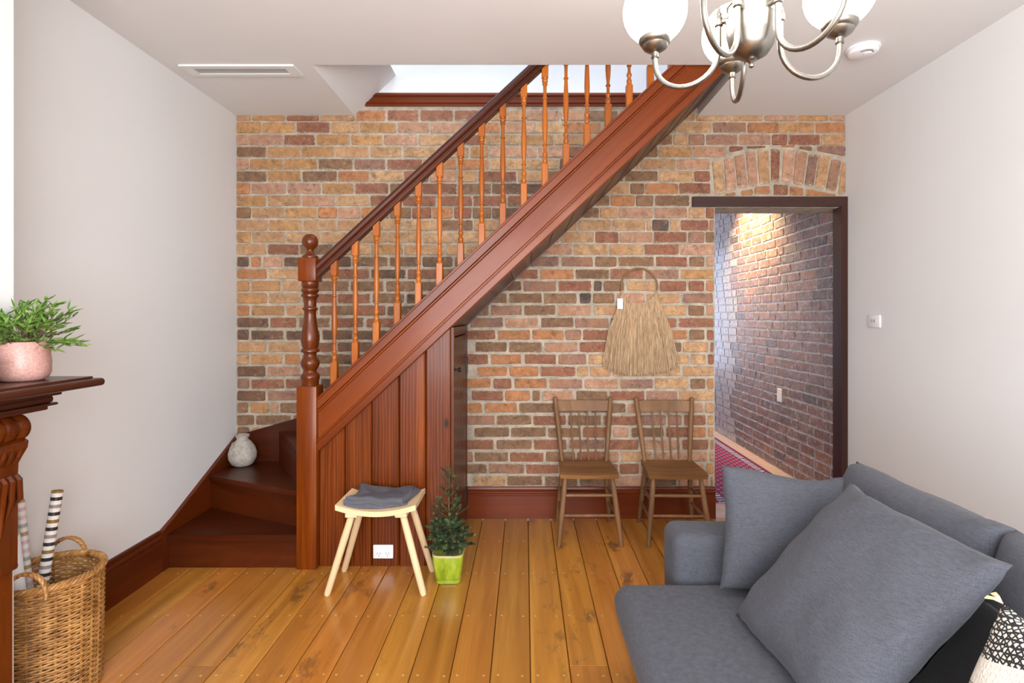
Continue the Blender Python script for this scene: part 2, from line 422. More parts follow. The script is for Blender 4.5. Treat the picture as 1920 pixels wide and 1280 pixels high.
# ------------------------------------------------------------------ brick walls
random.seed(11)
ROWS = """t472 y536 r600 t666 o725 r787 r852 r915 t985 p1050 p1098 b1160 t1240 t1303 t1367 t1431 p1495 y1554 p1585
y491 y555 r620 t673 y745 p807 p873 o937 p1003 t1060 o1128 y1200 t1270 t1335 m1400 o1461 y1528 o1585
p468 p531 r593 y657 y719 p784 t848 r905 t975 y1038 t1100 t1200 b1261 t1290 m1322 m1384 p1446 r1477 r1538 t1585
b501 y565 y628 t693 t755 t822 t881 y917 p1008 p1059 r1100 t1180 b1235 y1298 p1362
p468 y532 y596 b663 m725 r793 o856 o918 t985 t1048 d1110 t1200 t1268 p1331
b501 y566 b633 o694 t757 r805 p857 t895 r970 t1018 b1080 b1170 b1235 t1301 r1332
o470 p538 p603 y665 r730 b792 r858 b922 d985 d1050 b1110 t1181 b1209 o1272 r1333
y501 t566 p629 t694 r755 r818 r887 r950 r1015 b1080 b1144 o1191 b1226 b1294
b472 t535 y595 o633 p677 o730 b772 r810 o850 r885 b922 d985 b1060 b1124 t1159 p1225 p1290 t1322 r1340
t504 y568 t632 t697 t760 t820 b888 t935 t1000 t1084 t1147 t1211 t1222 k1255 t1275 r1329 m1340
y472 t537 t600 t665 t728 t792 t850 t920 t990 t1050 t1115 r1161 p1224 r1289 m1322 b1340
t502 r562 b625 t660 t695 y757 t835 t900 d960 b1010 p1075 t1141 t1207 r1274 p1340
d469 o492 p532 d600 d660 b729 d790 d850 b920 m985 m1050 m1114 b1158 b1227 r1290 b1322 p1340
o503 t565 r632 r695 d763 r825 b890 b950 r1011 o1078 b1143 r1208 m1274 y1340
y470 y528 t592 b657 b722 b780 b840 b910 d980 m1046 r1111 k1130 b1172 t1235 r1289 r1322 o1340
y503 t566 r632 r697 b760 d830 b890 b952 b1018 b1085 k1110 b1154 p1210 t1276 m1340
o470 y535 t598 b667 r725 d800 d860 b918 m981 b1044 p1111 t1175 t1235 t1288 b1322 p1340
d505 r558 b622 r685 r745 d810 m880 m945 p1012 b1077 m1142 m1205 r1270 r1340
d469 d535 d602 d665 d730 r800 r865 r931 o996 o1058 m1092 r1157 r1220 o1290 b1323 r1340
t501 t565 r632 d700 b760 b825 b890 b953 b1019 p1085 r1145 p1210 b1278 t1330 r1340
t469 y532 o565 b625 d690 d750 b810 r862 r917 o981 r1045 m1101 t1165 b1230 t1293 t1325 r1340
d500 p565 m625 b690 d750 b830 b893 o953 o1012 r1080 t1104 t1147 p1215 t1278 t1340
m470 r535 r600 d670 d740 b800 b862 o923 r961 o1028 m1094 p1161 m1226 t1292 b1324 o1340
d500 m562 b630 d700 d770 b830 r883 r945 o996 b1014 p1078 b1141 r1209 m1272 t1340
b468 y507 p524 b575 d640 b700 d760 b820 o906 o972 b1040 m1105 b1175 p1240 p1320 t1340
b479 b548 b610 d680 b740 b800 m862 m930 b998 r1063 b1130 r1195 m1250 m1280 r1325 t1340
b470 t540 b600 b660 b720 b780 m820 m888 b957 b1025 b1091 r1148 p1180 b1247 r1295 o1325 t1340
m865 r929 b999 r1066 m1134 r1200 p1277 r1330 y1340
m865 m889 b954 r1021 b1080 r1140 p1162 t1225 p1290 p1328 t1340
m855 b916 m984 r1050 m1115 r1160 r1200 o1265 p1322 y1340
m885 t950 b1018 b1085 b1140 p1205 b1270 p1330 t1340"""
PXM = 270.0
def wx(px): return (px - VX)/PXM
def wz(py): return HC - (py - VY)/PXM

def brick_mesh(poly, proud, jit, depth=.016, bev=.0035):
    """a brick face from a 2D outline (x,z): chamfered front standing 'proud' of the mortar at y=0"""
    c = Vector((sum(p[0] for p in poly)/len(poly), sum(p[1] for p in poly)/len(poly)))
    pts = []
    n = len(poly)
    for i in range(n):
        a, b, d = Vector(poly[i-1]), Vector(poly[i]), Vector(poly[(i+1) % n])
        e0, e1 = (a-b), (d-b)
        r0, r1 = min(.008, e0.length*.3), min(.008, e1.length*.3)
        pts.append(b + e0.normalized()*r0); pts.append(b + e1.normalized()*r1)
        if e1.length > .12:
            pts.append(b + e1*0.36); pts.append(b + e1*0.67)
    pts = [p + Vector((random.uniform(-jit, jit), random.uniform(-jit, jit))) for p in pts]
    m = len(pts)
    ins = []
    for p in pts:
        q = c - p; ins.append(p + Vector((math.copysign(min(bev, abs(q.x)), q.x), math.copysign(min(bev, abs(q.y)), q.y))))
    v = [(p.x, -proud - random.uniform(0,.0015), p.y) for p in ins] + [(p.x, -proud+.004, p.y) for p in pts] + [(p.x, .004, p.y) for p in pts]
    f = [list(range(m))] + [[i, (i+1) % m, m+(i+1) % m, m+i] for i in range(m)] + [[m+i, m+(i+1) % m, 2*m+(i+1) % m, 2*m+i] for i in range(m)]
    return v, f
CACHE = {}
def shared_brick(wd, ht, rough):
    key = (round(wd/.012), round(ht/.006), rough, random.randrange(4))
    if key not in CACHE:
        a, b = max(key[0]*.012, .02)/2, key[1]*.006/2
        v, f = brick_mesh([(-a,-b),(a,-b),(a,b),(-a,b)], .007, .0020 if not rough else .0040)
        me = MB().add(v, f).mesh('brick'); me.materials.append(None); CACHE[key] = me
    return CACHE[key]
def put_brick(me, x, y, z, mat, parent, ry=0.0, rz=0.0):
    o = bpy.data.objects.new('brick', me); COL.objects.link(o); o.parent = parent
    o.location = Vector((x, y, z)) - wloc(parent); o.rotation_euler = (0, ry, rz)
    o.material_slots[0].link = 'OBJECT'; o.material_slots[0].material = mat
    return o
wm = MB()
wm.box(XL, DX0, YB, YB+.22, 0, 2.95); wm.box(DX0, XR+.26, YB, YB+.22, DZ, 2.95)
wall_back = struct('wall_back', wm, M['mortar'])

def ztop_str(X): return .638 + .938*(X + 1.1556) + .306      # top of the stair string
def zlow_str(X): return .638 + .938*(X + 1.1556)
cand = []
for r, line in enumerate(ROWS.split('\n')):
    yc = 239.6 + 22.82*(r-1); hh = 22.82 - (2.8 if r < 12 else 4.4); x = 443.0
    if r >= 27: x = 800.0
    gap = 2.8 if r < 12 else 4.8
    y0, y1 = yc - hh/2, yc + hh/2
    for tok in line.split():
        xe = float(tok[1:]); c = tok[0]
        xa, xb = x + gap/2, xe - gap/2
        x = xe
        if xb - xa < 5: continue
        za, zb = wz(y1), wz(y0)
        X0, X1 = wx(xa), wx(xb)
        ceil_covered = (X1 < HOLE_X0+.02 or X0 > HOLE_X1-.02)
        zlim = ZC if ceil_covered else 2.845
        if zb > zlim - .002: zb = zlim - .002
        if zb - za < .012: continue
        cx, cz = (xa+xb)/2, (y0+y1)/2
        # seen, hidden behind the string, or inside the cupboard
        up = 743.7 - .934*(cx - 594.7); lo = 851.4 - .942*(cx - 592.7)
        hid = 0
        if cx > 600:
            if up + 6 < cz < lo - 22: hid = 1
            if cz > lo - 22 and cx < 862: hid = 2
        if cx < 600 and cz > 825: hid = 2
        cand.append((hid, r, X0, X1, za, zb, c))
vis = [b for b in cand if b[0] == 0]; vis.sort(key=lambda b: -(b[3]-b[2])*(b[5]-b[4]))
rest_b = MB()
NARCH = 23
parts = vis[:300-NARCH]; rest = vis[300-NARCH:] + [b for b in cand if b[0] == 1]
for (hid, r, X0, X1, za, zb, c) in parts:
    put_brick(shared_brick(X1-X0, zb-za, r >= 12), (X0+X1)/2, YB, (za+zb)/2 + random.uniform(-.0015,.0015), MBR[c], wall_back, radians(random.uniform(-.5,.5)))
byc = {}
for (hid, r, X0, X1, za, zb, c) in rest:
    v, f = brick_mesh([(X0,za),(X1,za),(X1,zb),(X0,zb)], .007, .002)
    byc.setdefault(c, []).append((v, f))
allm = MB(); mats = []; mi = []
for c, lst in byc.items():
    mats.append(MBJ[c])
    for v, f in lst:
        allm.add([(p[0], p[1]+YB, p[2]) for p in v], f); mi += [len(mats)-1]*len(f)
me = bpy.data.meshes.new('bricks'); me.from_pydata(allm.v, [], allm.f)
for m_ in mats: me.materials.append(m_)
me.polygons.foreach_set('material_index', mi); me.update()
ob = obj('bricks', me, None, wall_back); ob['kind'] = 'stuff'
# segmental arch of bricks on end over the doorway
ARCH = [('t',[(645,440),(735,440),(765,735),(675,740)]),('p',[(755,420),(840,410),(865,705),(775,710)]),('p',[(845,395),(935,380),(965,675),(880,685)]),
 ('p',[(950,365),(1035,355),(1060,660),(980,670)]),('t',[(1055,345),(1155,340),(1165,645),(1075,655)]),('r',[(1175,330),(1260,335),(1250,625),(1180,625)]),
 ('p',[(1290,340),(1390,345),(1365,635),(1275,625)]),('p',[(1405,350),(1505,360),(1465,660),(1375,640)]),('m',[(1520,380),(1600,385),(1560,675),(1480,660)]),
 ('t',[(1610,390),(1710,395),(1660,690),(1570,675)]),('m',[(1725,420),(1810,440),(1760,715),(1670,695)]),('t',[(1820,450),(1846,450),(1846,745),(1780,735)]),
 ('r',[(800,310),(925,310),(925,340),(805,365)]),('r',[(960,308),(1130,305),(1130,322),(965,332)]),('o',[(1270,300),(1390,300),(1390,318),(1270,316)]),
 ('b',[(1430,310),(1545,310),(1545,352),(1430,330)]),('m',[(1590,305),(1846,305),(1846,400),(1590,350)]),
 ('o',[(770,735),(860,722),(855,752),(770,754)]),('o',[(905,715),(1015,693),(1015,748),(920,752)]),('o',[(1030,680),(1165,660),(1165,740),(1030,742)]),
 ('r',[(1200,652),(1335,660),(1325,748),(1200,750)]),('o',[(1350,668),(1470,690),(1465,750),(1340,752)]),('o',[(1495,695),(1750,742),(1760,757),(1490,752)])]
for c, poly in ARCH:
    pl = [(wx(1200 + a/4.8), wz(210 + b/4.8)) for a, b in poly]
    cx_, cz_ = sum(p[0] for p in pl)/4, sum(p[1] for p in pl)/4
    v, f = brick_mesh([(a-cx_, b-cz_) for a, b in pl], .007, .0012)
    me = MB().add(v, f).mesh('brick'); me.materials.append(None)
    put_brick(me, cx_, YB, cz_, MBR[c], wall_back)

# hallway behind the doorway
HX = 2.33
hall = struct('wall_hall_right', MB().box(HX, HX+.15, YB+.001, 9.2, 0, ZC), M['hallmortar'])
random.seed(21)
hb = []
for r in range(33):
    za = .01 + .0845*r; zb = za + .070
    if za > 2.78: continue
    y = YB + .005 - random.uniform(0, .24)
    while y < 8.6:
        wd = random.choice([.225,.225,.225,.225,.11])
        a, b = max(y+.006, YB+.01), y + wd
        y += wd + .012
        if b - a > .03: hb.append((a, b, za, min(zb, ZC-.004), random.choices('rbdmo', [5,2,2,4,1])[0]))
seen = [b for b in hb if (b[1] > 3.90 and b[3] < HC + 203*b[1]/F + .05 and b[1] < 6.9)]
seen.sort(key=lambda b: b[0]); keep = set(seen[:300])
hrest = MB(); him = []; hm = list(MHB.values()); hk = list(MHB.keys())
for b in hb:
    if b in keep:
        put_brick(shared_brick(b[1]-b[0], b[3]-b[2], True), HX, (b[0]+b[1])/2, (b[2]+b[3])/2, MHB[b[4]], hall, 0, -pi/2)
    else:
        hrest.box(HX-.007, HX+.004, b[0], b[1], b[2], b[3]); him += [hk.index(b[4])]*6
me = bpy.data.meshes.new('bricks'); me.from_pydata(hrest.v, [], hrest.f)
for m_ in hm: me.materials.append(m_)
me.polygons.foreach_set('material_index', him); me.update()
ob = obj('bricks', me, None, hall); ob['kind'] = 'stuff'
struct('wall_hall_left', MB().box(1.16, 1.28, YB+.22, 9.2, 0, ZC), M['upper'])
struct('wall_hall_end', MB().box(1.16, HX+.15, 9.2, 9.3, 0, ZC), M['upper'])
struct('ceiling_hall', MB().box(1.16, HX+.15, YB+.22, 9.3, ZC, ZC+.1), M['ceil'])
struct('floor_hall', MB().box(1.16, HX+.15, YB, 9.3, -.08, 0), plain('pale_hall_floor', C(200,170,158), 0.5, 0.1, 12))

def rug_mat():
    t = NT('patterned_red_runner').set(rough=0.95)
    tc = t.new('ShaderNodeTexCoord'); sx = t.new('ShaderNodeSeparateXYZ'); t.link(tc.outputs['Object'], sx.inputs[0])
    ax = t.math('ABSOLUTE', sx.outputs['X'])
    vo = t.new('ShaderNodeTexVoronoi'); vo.inputs['Scale'].default_value = 17; vo.inputs['Randomness'].default_value = 0.0
    mp = t.new('ShaderNodeMapping'); mp.inputs['Rotation'].default_value = (0,0,radians(45)); t.link(tc.outputs['Object'], mp.inputs[0]); t.link(mp.outputs[0], vo.inputs['Vector'])
    field = t.ramp(vo.outputs['Distance'], [(0.0, C(44,30,66)), (0.18, C(168,150,186)), (0.30, C(64,34,84)), (0.46, C(176,24,76))], 'CONSTANT')
    wv = t.new('ShaderNodeTexWave', wave_type='BANDS', bands_direction='Y'); wv.inputs['Scale'].default_value = 7; wv.inputs['Distortion'].default_value = 5
    t.link(tc.outputs['Object'], wv.inputs['Vector'])
    bord = t.ramp(wv.outputs['Fac'], [(0.0, C(46,40,84)), (0.5, C(206,202,220))], 'CONSTANT')
    b1 = t.math('GREATER_THAN', ax, 0.29); b2 = t.math('GREATER_THAN', ax, 0.345); b3 = t.math('GREATER_THAN', ax, 0.365)
    col = t.mix(b1, field, bord); col = t.mix(b2, col, C(150,28,78)); col = t.mix(b3, col, C(52,40,84))
    return t.out(col)
rug = obj('runner_rug', MB().rbox(-.385, .385, -1.95, 1.95, 0, .010, .004, 1), rug_mat(), local=True)
rug.location = (1.80, 6.05, 0.0)
rug['label'] = 'red and purple patterned runner rug on the hallway floor'; rug['category'] = 'rug'
# small white socket on hall wall
hs = obj('wall_socket', MB().rbox(HX-.018, HX-.007, 4.94, 5.02, .62, .74, .003, 1), M['plastic'])
hs['label'] = 'small white wall socket on the hallway brick wall'; hs['category'] = 'socket'

# timber lintel, jamb, baseboards, wall trim
struct('trim_1', MB().box(wx(1297), XR, YB-.03, YB+.2, 2.155, wz(370)), M['beam'])
struct('trim_2', MB().box(DX1+.018, XR, YB-.03, YB+.075, 0, 2.155), M['jamb'])
def base_prof(h):      # (distance from wall, z)
    return [(0,0),(.022,0),(.022,h*.72),(.017,h*.74),(.017,h*.78),(.024,h*.81),(.024,h*.86),(.015,h*.90),(.018,h*.93),(.014,h*.985),(.008,h),(0,h)]
bb = MB().prism([(YB-d, z) for d, z in base_prof(.217)], 'x', wx(872), DX0)
struct('baseboard_back', bb, M['base'])
bl = MB().prism([(XL+d, z) for d, z in base_prof(.225)], 'y', BY, 2.995)
struct('baseboard_left', bl, M['basey'])
struct('baseboard_right', MB().prism([(XR-d, z) for d, z in base_prof(.217)], 'y', YF, YB-.03), M['basey'])
tp = [(0,2.852),(.014,2.852),(.014,2.866),(.022,2.872),(.022,2.878),(.016,2.884),(.016,2.915),(.024,2.921),(.024,2.932),(.012,2.944),(0,2.944)]
struct('trim_3', MB().prism([(YB-d, z) for d, z in tp], 'x', HOLE_X0+.075, 1.3), M['base'])

# ------------------------------------------------------------------ staircase
st = thing('staircase', (-1.206, 3.074, 0), 'dark stained timber staircase with turned balusters climbing along the brick wall', 'staircase')
# string: moulded closed board between newel and ceiling; w is the height above its lower edge
def sloped(mb, prof, x0, x1, zf, slope):
    n = len(prof)
    v = [(x0, y, zf(x0) + w_) for w_, y in prof] + [(x1, y, zf(x1) + w_) for w_, y in prof]
    f = [list(range(n)), list(range(2*n-1, n-1, -1))] + [[(i+1) % n, i, n+i, n+(i+1) % n] for i in range(n)]
    return mb.add(v, f)
Yb, Ybk = 3.048, 3.088
sprof = [(0,Ybk),(0,Yb-.010),(.006,Yb-.014),(.050,Yb-.014),(.054,Yb-.004),(.058,Yb-.004),(.062,Yb-.011),(.070,Yb-.011),(.076,Yb-.001),(.080,Yb),
         (.212,Yb),(.216,Yb-.001),(.222,Yb-.009),(.230,Yb-.009),(.235,Yb-.002),(.240,Yb-.011),(.288,Yb-.012),(.291,Yb-.020),(.302,Yb-.020),(.306,Yb-.014),(.306,Ybk+.012),(.288,Ybk+.012),(.286,Ybk)]
obj('string_board', sloped(MB(), sprof, -1.152, 1.40, zlow_str, .938), M['string'], st)
def zrail(X): return 1.605 + .93*(X + 1.1624)
yr = 3.066
rp = [(0,-.022),(.004,-.027),(.020,-.027),(.026,-.020),(.034,-.020),(.040,-.030),(.048,-.036),(.066,-.037),(.074,-.030),(.082,-.028),(.092,-.018),(.097,-.006),
      (.097,.006),(.092,.018),(.082,.028),(.074,.030),(.066,.037),(.048,.036),(.040,.030),(.034,.020),(.026,.020),(.020,.027),(.004,.027),(0,.022)]
obj('handrail', sloped(MB(), [(a, yr+b) for a, b in rp], -1.155, 1.62, zrail, .93), M['rail'], st)
# newel post
NX, NY = -1.206, 3.074
def nz(cy): return HC - (430 + cy/4.267 - VY)*3.074/F
def nr(c): return c/4.267*3.074/F
newel = obj('newel_post', MB().rbox(NX-.056, NX+.056, NY-.056, NY+.056, 0, nz(1245), .007, 2), M['newel'], st, smooth=True)
tprof = [(nr(a), nz(b)) for a, b in [(60,1262),(66,1240),(66,1205),(72,1195),(74,1175),(70,1160),(58,1150),(48,1135),(50,1122),(62,1105),(72,1080),(73,1060),(64,1035),(50,1022),(47,1000),(52,985),(70,978),(72,966),(66,956),(58,950),(64,930),(72,885),(70,845),(61,800),(53,750),(47,700),(45,655),(50,645),(60,640),(60,630),(50,624),(47,615),(49,570),(54,545),(67,537),(68,522),(58,513),(54,508),(66,498),(69,486),(66,474),(56,466),(64,460),(66,425),(60,405)]]
obj('turned_shaft', MB().lathe(tprof, 28, (NX, NY, 0)), M['turned'], newel, smooth=True, angle=50)
obj('newel_block', MB().rbox(NX-.050, NX+.050, NY-.050, NY+.050, nz(418), nz(232), .006, 2), M['newel'], newel, smooth=True)
cap = [(nr(a), nz(b)) for a, b in [(40,240),(60,232),(63,222),(60,212),(48,206),(36,195),(29,180),(27,165),(34,155),(50,140),(60,120),(63,98),(60,78),(48,55),(30,42),(8,36)]]
obj('ball_finial', MB().lathe(cap, 28, (NX, NY, 0)), M['turned'], newel, smooth=True, angle=50)
# balusters: one shared mesh
k = 3.066/F
bprof = [(a/3.46*k, (760-b)/3.46*k) for b, a in [(764,15),(760,19),(755,19),(746,14),(738,17),(726,17),(718,14),(712,10),(705,12),(697,16),(690,17.5),(682,15),(674,11),(664,10),(645,10),(638,11),(634,16),(628,16),(622,11),(615,10),(600,11),(570,15),(520,18),(470,17),(400,14.5),(350,12),(336,11),(331,16),(324,16),(319,11),(300,10.5),(255,11.5),(246,12),(241,17),(234,17),(230,14),(225,18),(212,19),(207,15),(200,19),(193,18)]]
tb0, tb1 = 0.0, (760-195)/3.46*k
mb = MB().lathe(bprof, 14)
hw = .0185
def block(m, z0, z1, c0, c1):
    m.rbox(-hw, hw, -hw, hw, z0, z1, .004, 1)
block(mb, -.155, .004, 0, 1); block(mb, tb1-.004, tb1+.118, 1, 0)
bmesh_me = mb.mesh('baluster'); bmesh_me.materials.append(M['baluster'])
bmesh_me.polygons.foreach_set('use_smooth', [True]*len(bmesh_me.polygons)); bmesh_me.set_sharp_from_angle(angle=radians(40))
for i in range(18):
    px = 627 + 39.47*i; X = (px - VX)*3.066/F
    o = bpy.data.objects.new('baluster', bmesh_me); COL.objects.link(o); o.parent = st
    o.location = Vector((X, 3.066, ztop_str(X) + .112)) - st.location
# treads and risers
Z1, Z2, Z3 = .190, .400, .605
NE = NX - .056
def tread(poly, z, th=.032):
    obj('tread', MB().prism(poly, 'z', z-th, z), M['tread'], st)
tread([(XL+.002,3.024),(NE,3.024),(NE,3.13),(XL+.002,3.466)], Z1)
tread([(XL+.002,3.440),(NE,3.104),(NE,3.13),(-1.27,3.16),(-1.685,3.797),(XL+.002,3.797)], Z2)
tread([(-1.712,3.797),(-1.262,3.131),(-1.20,3.131),(-1.20,3.797)], Z3)
def riser(a, b, z0, z1, t=.018):
    d = (Vector(b) - Vector(a)).normalized(); n = Vector((-d.y, d.x))*t
    poly = [a, b, (b[0]+n.x, b[1]+n.y), (a[0]+n.x, a[1]+n.y)]
    obj('riser', MB().prism(poly, 'z', z0, z1), M['tread'], st)
riser((XL+.002,3.045), (NE,3.045), 0, Z1-.032)
riser((XL+.002,3.460), (NE,3.126), Z1, Z2-.032)
riser((-1.690,3.797), (-1.258,3.131), Z2, Z3-.032, -.018)
rh = (ZU - Z3)/12; go = rh/.938
for n in range(4, 16):
    xn = -1.225 + go*(n-4); z = Z3 + rh*(n-3)
    obj('riser', MB().box(xn, xn+.018, 3.09 if n > 4 else 3.131, 3.797, z-rh, z-.032), M['tread'], st)
    if n < 15: obj('tread', MB().box(xn-.022, xn+go, 3.09 if n > 4 else 3.131, 3.797, z-.032, z), M['tread'], st)
# skirting boards of the stair on the two walls
obj('wall_string', MB().prism([(2.995,.0),(2.995,.222),(3.10,.262),(3.797,.580),(3.797,.30),(3.3,.0)], 'x', XL+.001, XL+.024), M['basey'], st)
obj('wall_string', MB().prism([(XL+.024,.30),(XL+.024,.578),(-1.585,.690),(-1.30,.835),(-1.225,.885),(1.15,3.112),(1.15,2.80),(-1.15,.62),(-1.6,.30)], 'y', YB-.030, YB-.008), M['tread'], st)
# vertical lining boards under the string
pe = [-1.152, -1.008, -.858, -.704, -.556, -.412]
for i in range(5):
    a, b = pe[i]+.0015, pe[i+1]-.0015; y0 = 3.062; c = .007
    za, zb = zlow_str(a)+.03, zlow_str(b)+.03
    v = [(a,y0+c,0),(a+c,y0,0),(b-c,y0,0),(b,y0+c,0),(b,y0+.020,0),(a,y0+.020,0)]
    t_ = [(x, y, zlow_str(x)+.03) for x, y, _ in v]
    m = MB().add(v + t_, [[0,1,2,3,4,5],[11,10,9,8,7,6]] + [[(j+1) % 6, j, 6+j, 6+(j+1) % 6] for j in range(6)])
    obj('lining_board', m, M['panel'], st, origin=((a+b)/2, y0, .5))
# cupboard door in the end of the understair
XD = -.412
fr = MB(); fr.box(XD, XD+.014, 3.062, 3.112, 0, 1.335); fr.box(XD, XD+.014, 3.745, YB-.008, 0, 1.335); fr.box(XD, XD+.014, 3.112, 3.745, 1.285, 1.335)
obj('door_frame', fr, M['doorwood'], st)
dr = obj('cupboard_door', MB().box(XD-.014, XD+.004, 3.118, 3.740, .015, 1.275), M['doorwood'], st)
for i in range(4):
    y0 = 3.118 + .1555*i
    obj('door_board', MB().rbox(XD+.004, XD+.011, y0+.002, y0+.1535, .015, 1.275, .003, 1), M['doorwood'], dr)
obj('knob', MB().lathe([(.006,0),(.006,.016),(.013,.020),(.015,.028),(.010,.034),(.002,.036)], 14, (XD+.011, 3.15, 1.09), 'x'), M['black'], dr, smooth=True)
for z in (1.06, .17):
    obj('hinge', MB().box(XD+.011, XD+.019, 3.715, 3.772, z-.055, z+.055), M['black'], dr)
# soffit boards under the flight
x = XD - .02; 
while x < 1.19:
    x2 = min(x + .118, 1.195); g = .0012
    v = [(x+g,3.089,zlow_str(x)-.002),(x2-g,3.089,zlow_str(x2)-.002),(x2-g,3.766,zlow_str(x2)-.002),(x+g,3.766,zlow_str(x)-.002)]
    v += [(a, b, c+.014) for a, b, c in v]
    obj('soffit_board', MB().add(v, [(0,3,2,1),(4,5,6,7),(0,1,5,4),(1,2,6,5),(2,3,7,6),(3,0,4,7)]), M['soffit'], st, origin=v[0])
    x = x2
# double power point on the lining boards
so = thing('power_point', ((719-VX)*3.06/F, 3.062, HC-(1033-VY)*3.06/F), 'white double power point low on the stained boards behind the stool', 'socket')
obj('plate', MB().rbox(-.056, .056, -.011, 0, -.038, .038, .004, 2), M['plastic'], so, local=True, smooth=True)
for s in (-1, 1):
    obj('switch', MB().rbox(s*.024-.008, s*.024+.008, -.0145, -.010, .012, .026, .0015, 1), M['plastic'], so, local=True)
    for a, b, r_ in ((-.008, -.008, .5), (.008, -.008, -.5), (0, -.020, 0)):
        q = MB(); d = Vector((sin(r_), 0, cos(r_)))*.005; n_ = Vector((cos(r_), 0, -sin(r_)))*.0011; c_ = Vector((s*.024+a, -.0114, b))
        q.add([c_-d-n_, c_-d+n_, c_+d+n_, c_+d-n_], [[0,1,2,3]]); obj('pin_slot', q, M['slot'], so, local=True)

# ------------------------------------------------------------------ ceiling vent, smoke alarm, wall switch
av = thing('air_vent', (-1.597, 3.09, ZC), 'long white slot air conditioning vent in the ceiling', 'vent')
f_ = MB(); x0, x1, y0, y1 = -.318, .318, -.066, .066; bw_ = .032
f_.box(x0, x1, y0, y0+bw_, -.010, 0); f_.box(x0, x1, y1-bw_, y1, -.010, 0); f_.box(x0, x0+.06, y0+bw_, y1-bw_, -.010, 0); f_.box(x1-.06, x1, y0+bw_, y1-bw_, -.010, 0)
obj('vent_frame', f_, M['ceil'], av, local=True)
obj('vent_backing', MB().box(x0+.06, x1-.06, y0+bw_, y1-bw_, -.002, 0), M['slot'], av, local=True)
for yy in (-.018, .014):
    obj('vent_blade', MB().add([(x0+.06,yy-.008,-.003),(x1-.06,yy-.008,-.003),(x1-.06,yy+.007,-.006),(x0+.06,yy+.007,-.006),(x0+.06,yy-.011,-.001),(x1-.06,yy-.011,-.001),(x1-.06,yy+.009,-.007),(x0+.06,yy+.009,-.007)],
        [(0,1,2,3),(7,6,5,4),(0,4,5,1),(1,5,6,2),(2,6,7,3),(3,7,4,0)]), M['ventslot'], av, local=True)
sa = thing('smoke_alarm', (1.755, 2.84, ZC), 'round white smoke alarm on the ceiling beside the chandelier', 'smoke alarm')
obj('alarm_base', MB().lathe([(.078,0),(.080,-.006),(.078,-.012),(.072,-.014)], 32), M['plastic'], sa, local=True, smooth=True)
obj('alarm_cover', MB().lathe([(.070,-.012),(.072,-.022),(.066,-.032),(.050,-.038),(.004,-.040)], 32), M['plastic'], sa, local=True, smooth=True)
arc = [(.034*cos(a)-.006, .034*sin(a)-.03, -.0395) for a in [radians(200+10*i) for i in range(15)]]
obj('test_button', MB().lathe([(.020,-.038),(.019,-.043),(.003,-.044)], 20, (.012,-.022,0)), M['plastic'], sa, local=True, smooth=True)
obj('button_slot', MB().tube(arc, .0016, 5), M['slot'], sa, local=True)
ws = thing('wall_switch', (XR, 3.476, 1.366), 'white two-button wall switch on the plain white wall', 'switch')
obj('plate', MB().rbox(-.010, 0, -.058, .058, -.040, .040, .004, 2), M['plastic'], ws, local=True, smooth=True)
for y in (-.014, .016):
    obj('button', MB().lathe([(.0105,-.015),(.0105,-.009)], 16, (0, y, .002), 'x'), M['greyplastic'], ws, local=True)

# ------------------------------------------------------------------ vase on the winder
vz = thing('stone_vase', (-1.888, 3.66, Z2+.0005), 'rough grey white bottle vase with short neck on the stair tread', 'vase')
def crust():
    t = NT('crusty_grey_glaze').set(rough=0.85); v = t.coords(rnd=False)
    col = t.ramp(t.noise(v, 26, 7, 0.75), [(0.32, C(140,130,118)), (0.5, C(172,165,155)), (0.68, C(192,186,178))])
    t.bump(t.noise(v, 40, 6, 0.7), 0.5, 0.01); return t.out(col)
M['crust'] = crust()
obj('vase_body', MB().lathe([(.045,0),(.066,.012),(.086,.05),(.088,.085),(.076,.125),(.056,.155),(.038,.172),(.035,.182),(.042,.195),(.044,.205),(.038,.206),(.030,.19),(.028,.17)], 32), M['crust'], vz, local=True, smooth=True, angle=60)
obj('lug_handle', MB().tube([(-.03+.012*cos(a), -.052+.002*cos(a), .150+.012*sin(a)) for a in [radians(30*i) for i in range(12)]], .004, 6, True), M['crust'], vz, local=True, smooth=True)

# ------------------------------------------------------------------ wall hanging
wh = thing('wall_hanging', (wx(1197), YB-.014, wz(537)), 'natural straw fringe wall hanging on a round cane ring', 'wall hanging')
M['cane'] = plain('wrapped_cane', C(128,98,60), 0.6, 0.2, 60, 0.3)
def straw():
    t = NT('dry_straw').set(rough=0.8); v = t.coords((1,1,.1), rnd=False)
    return t.out(t.ramp(t.noise(v, 140, 3), [(0.3, C(150,124,94)), (0.5, C(198,170,136)), (0.7, C(222,198,168))]))
M['straw'] = straw()
R_ = .124
obj('ring', MB().tube([(R_*cos(a), -.012, R_*sin(a)) for a in [2*pi*i/56 for i in range(56)]], [.0055+.0008*(i % 2) for i in range(56)], 8, True), M['cane'], wh, local=True, smooth=True)
fr = MB(); random.seed(3)
def bottom(u):         # lower outline of the skirt, u in -1..1
    return (u*.262 + .008, -.505 - .105*sqrt(max(0, 1-(u*.93)**2)))
N_ = 560
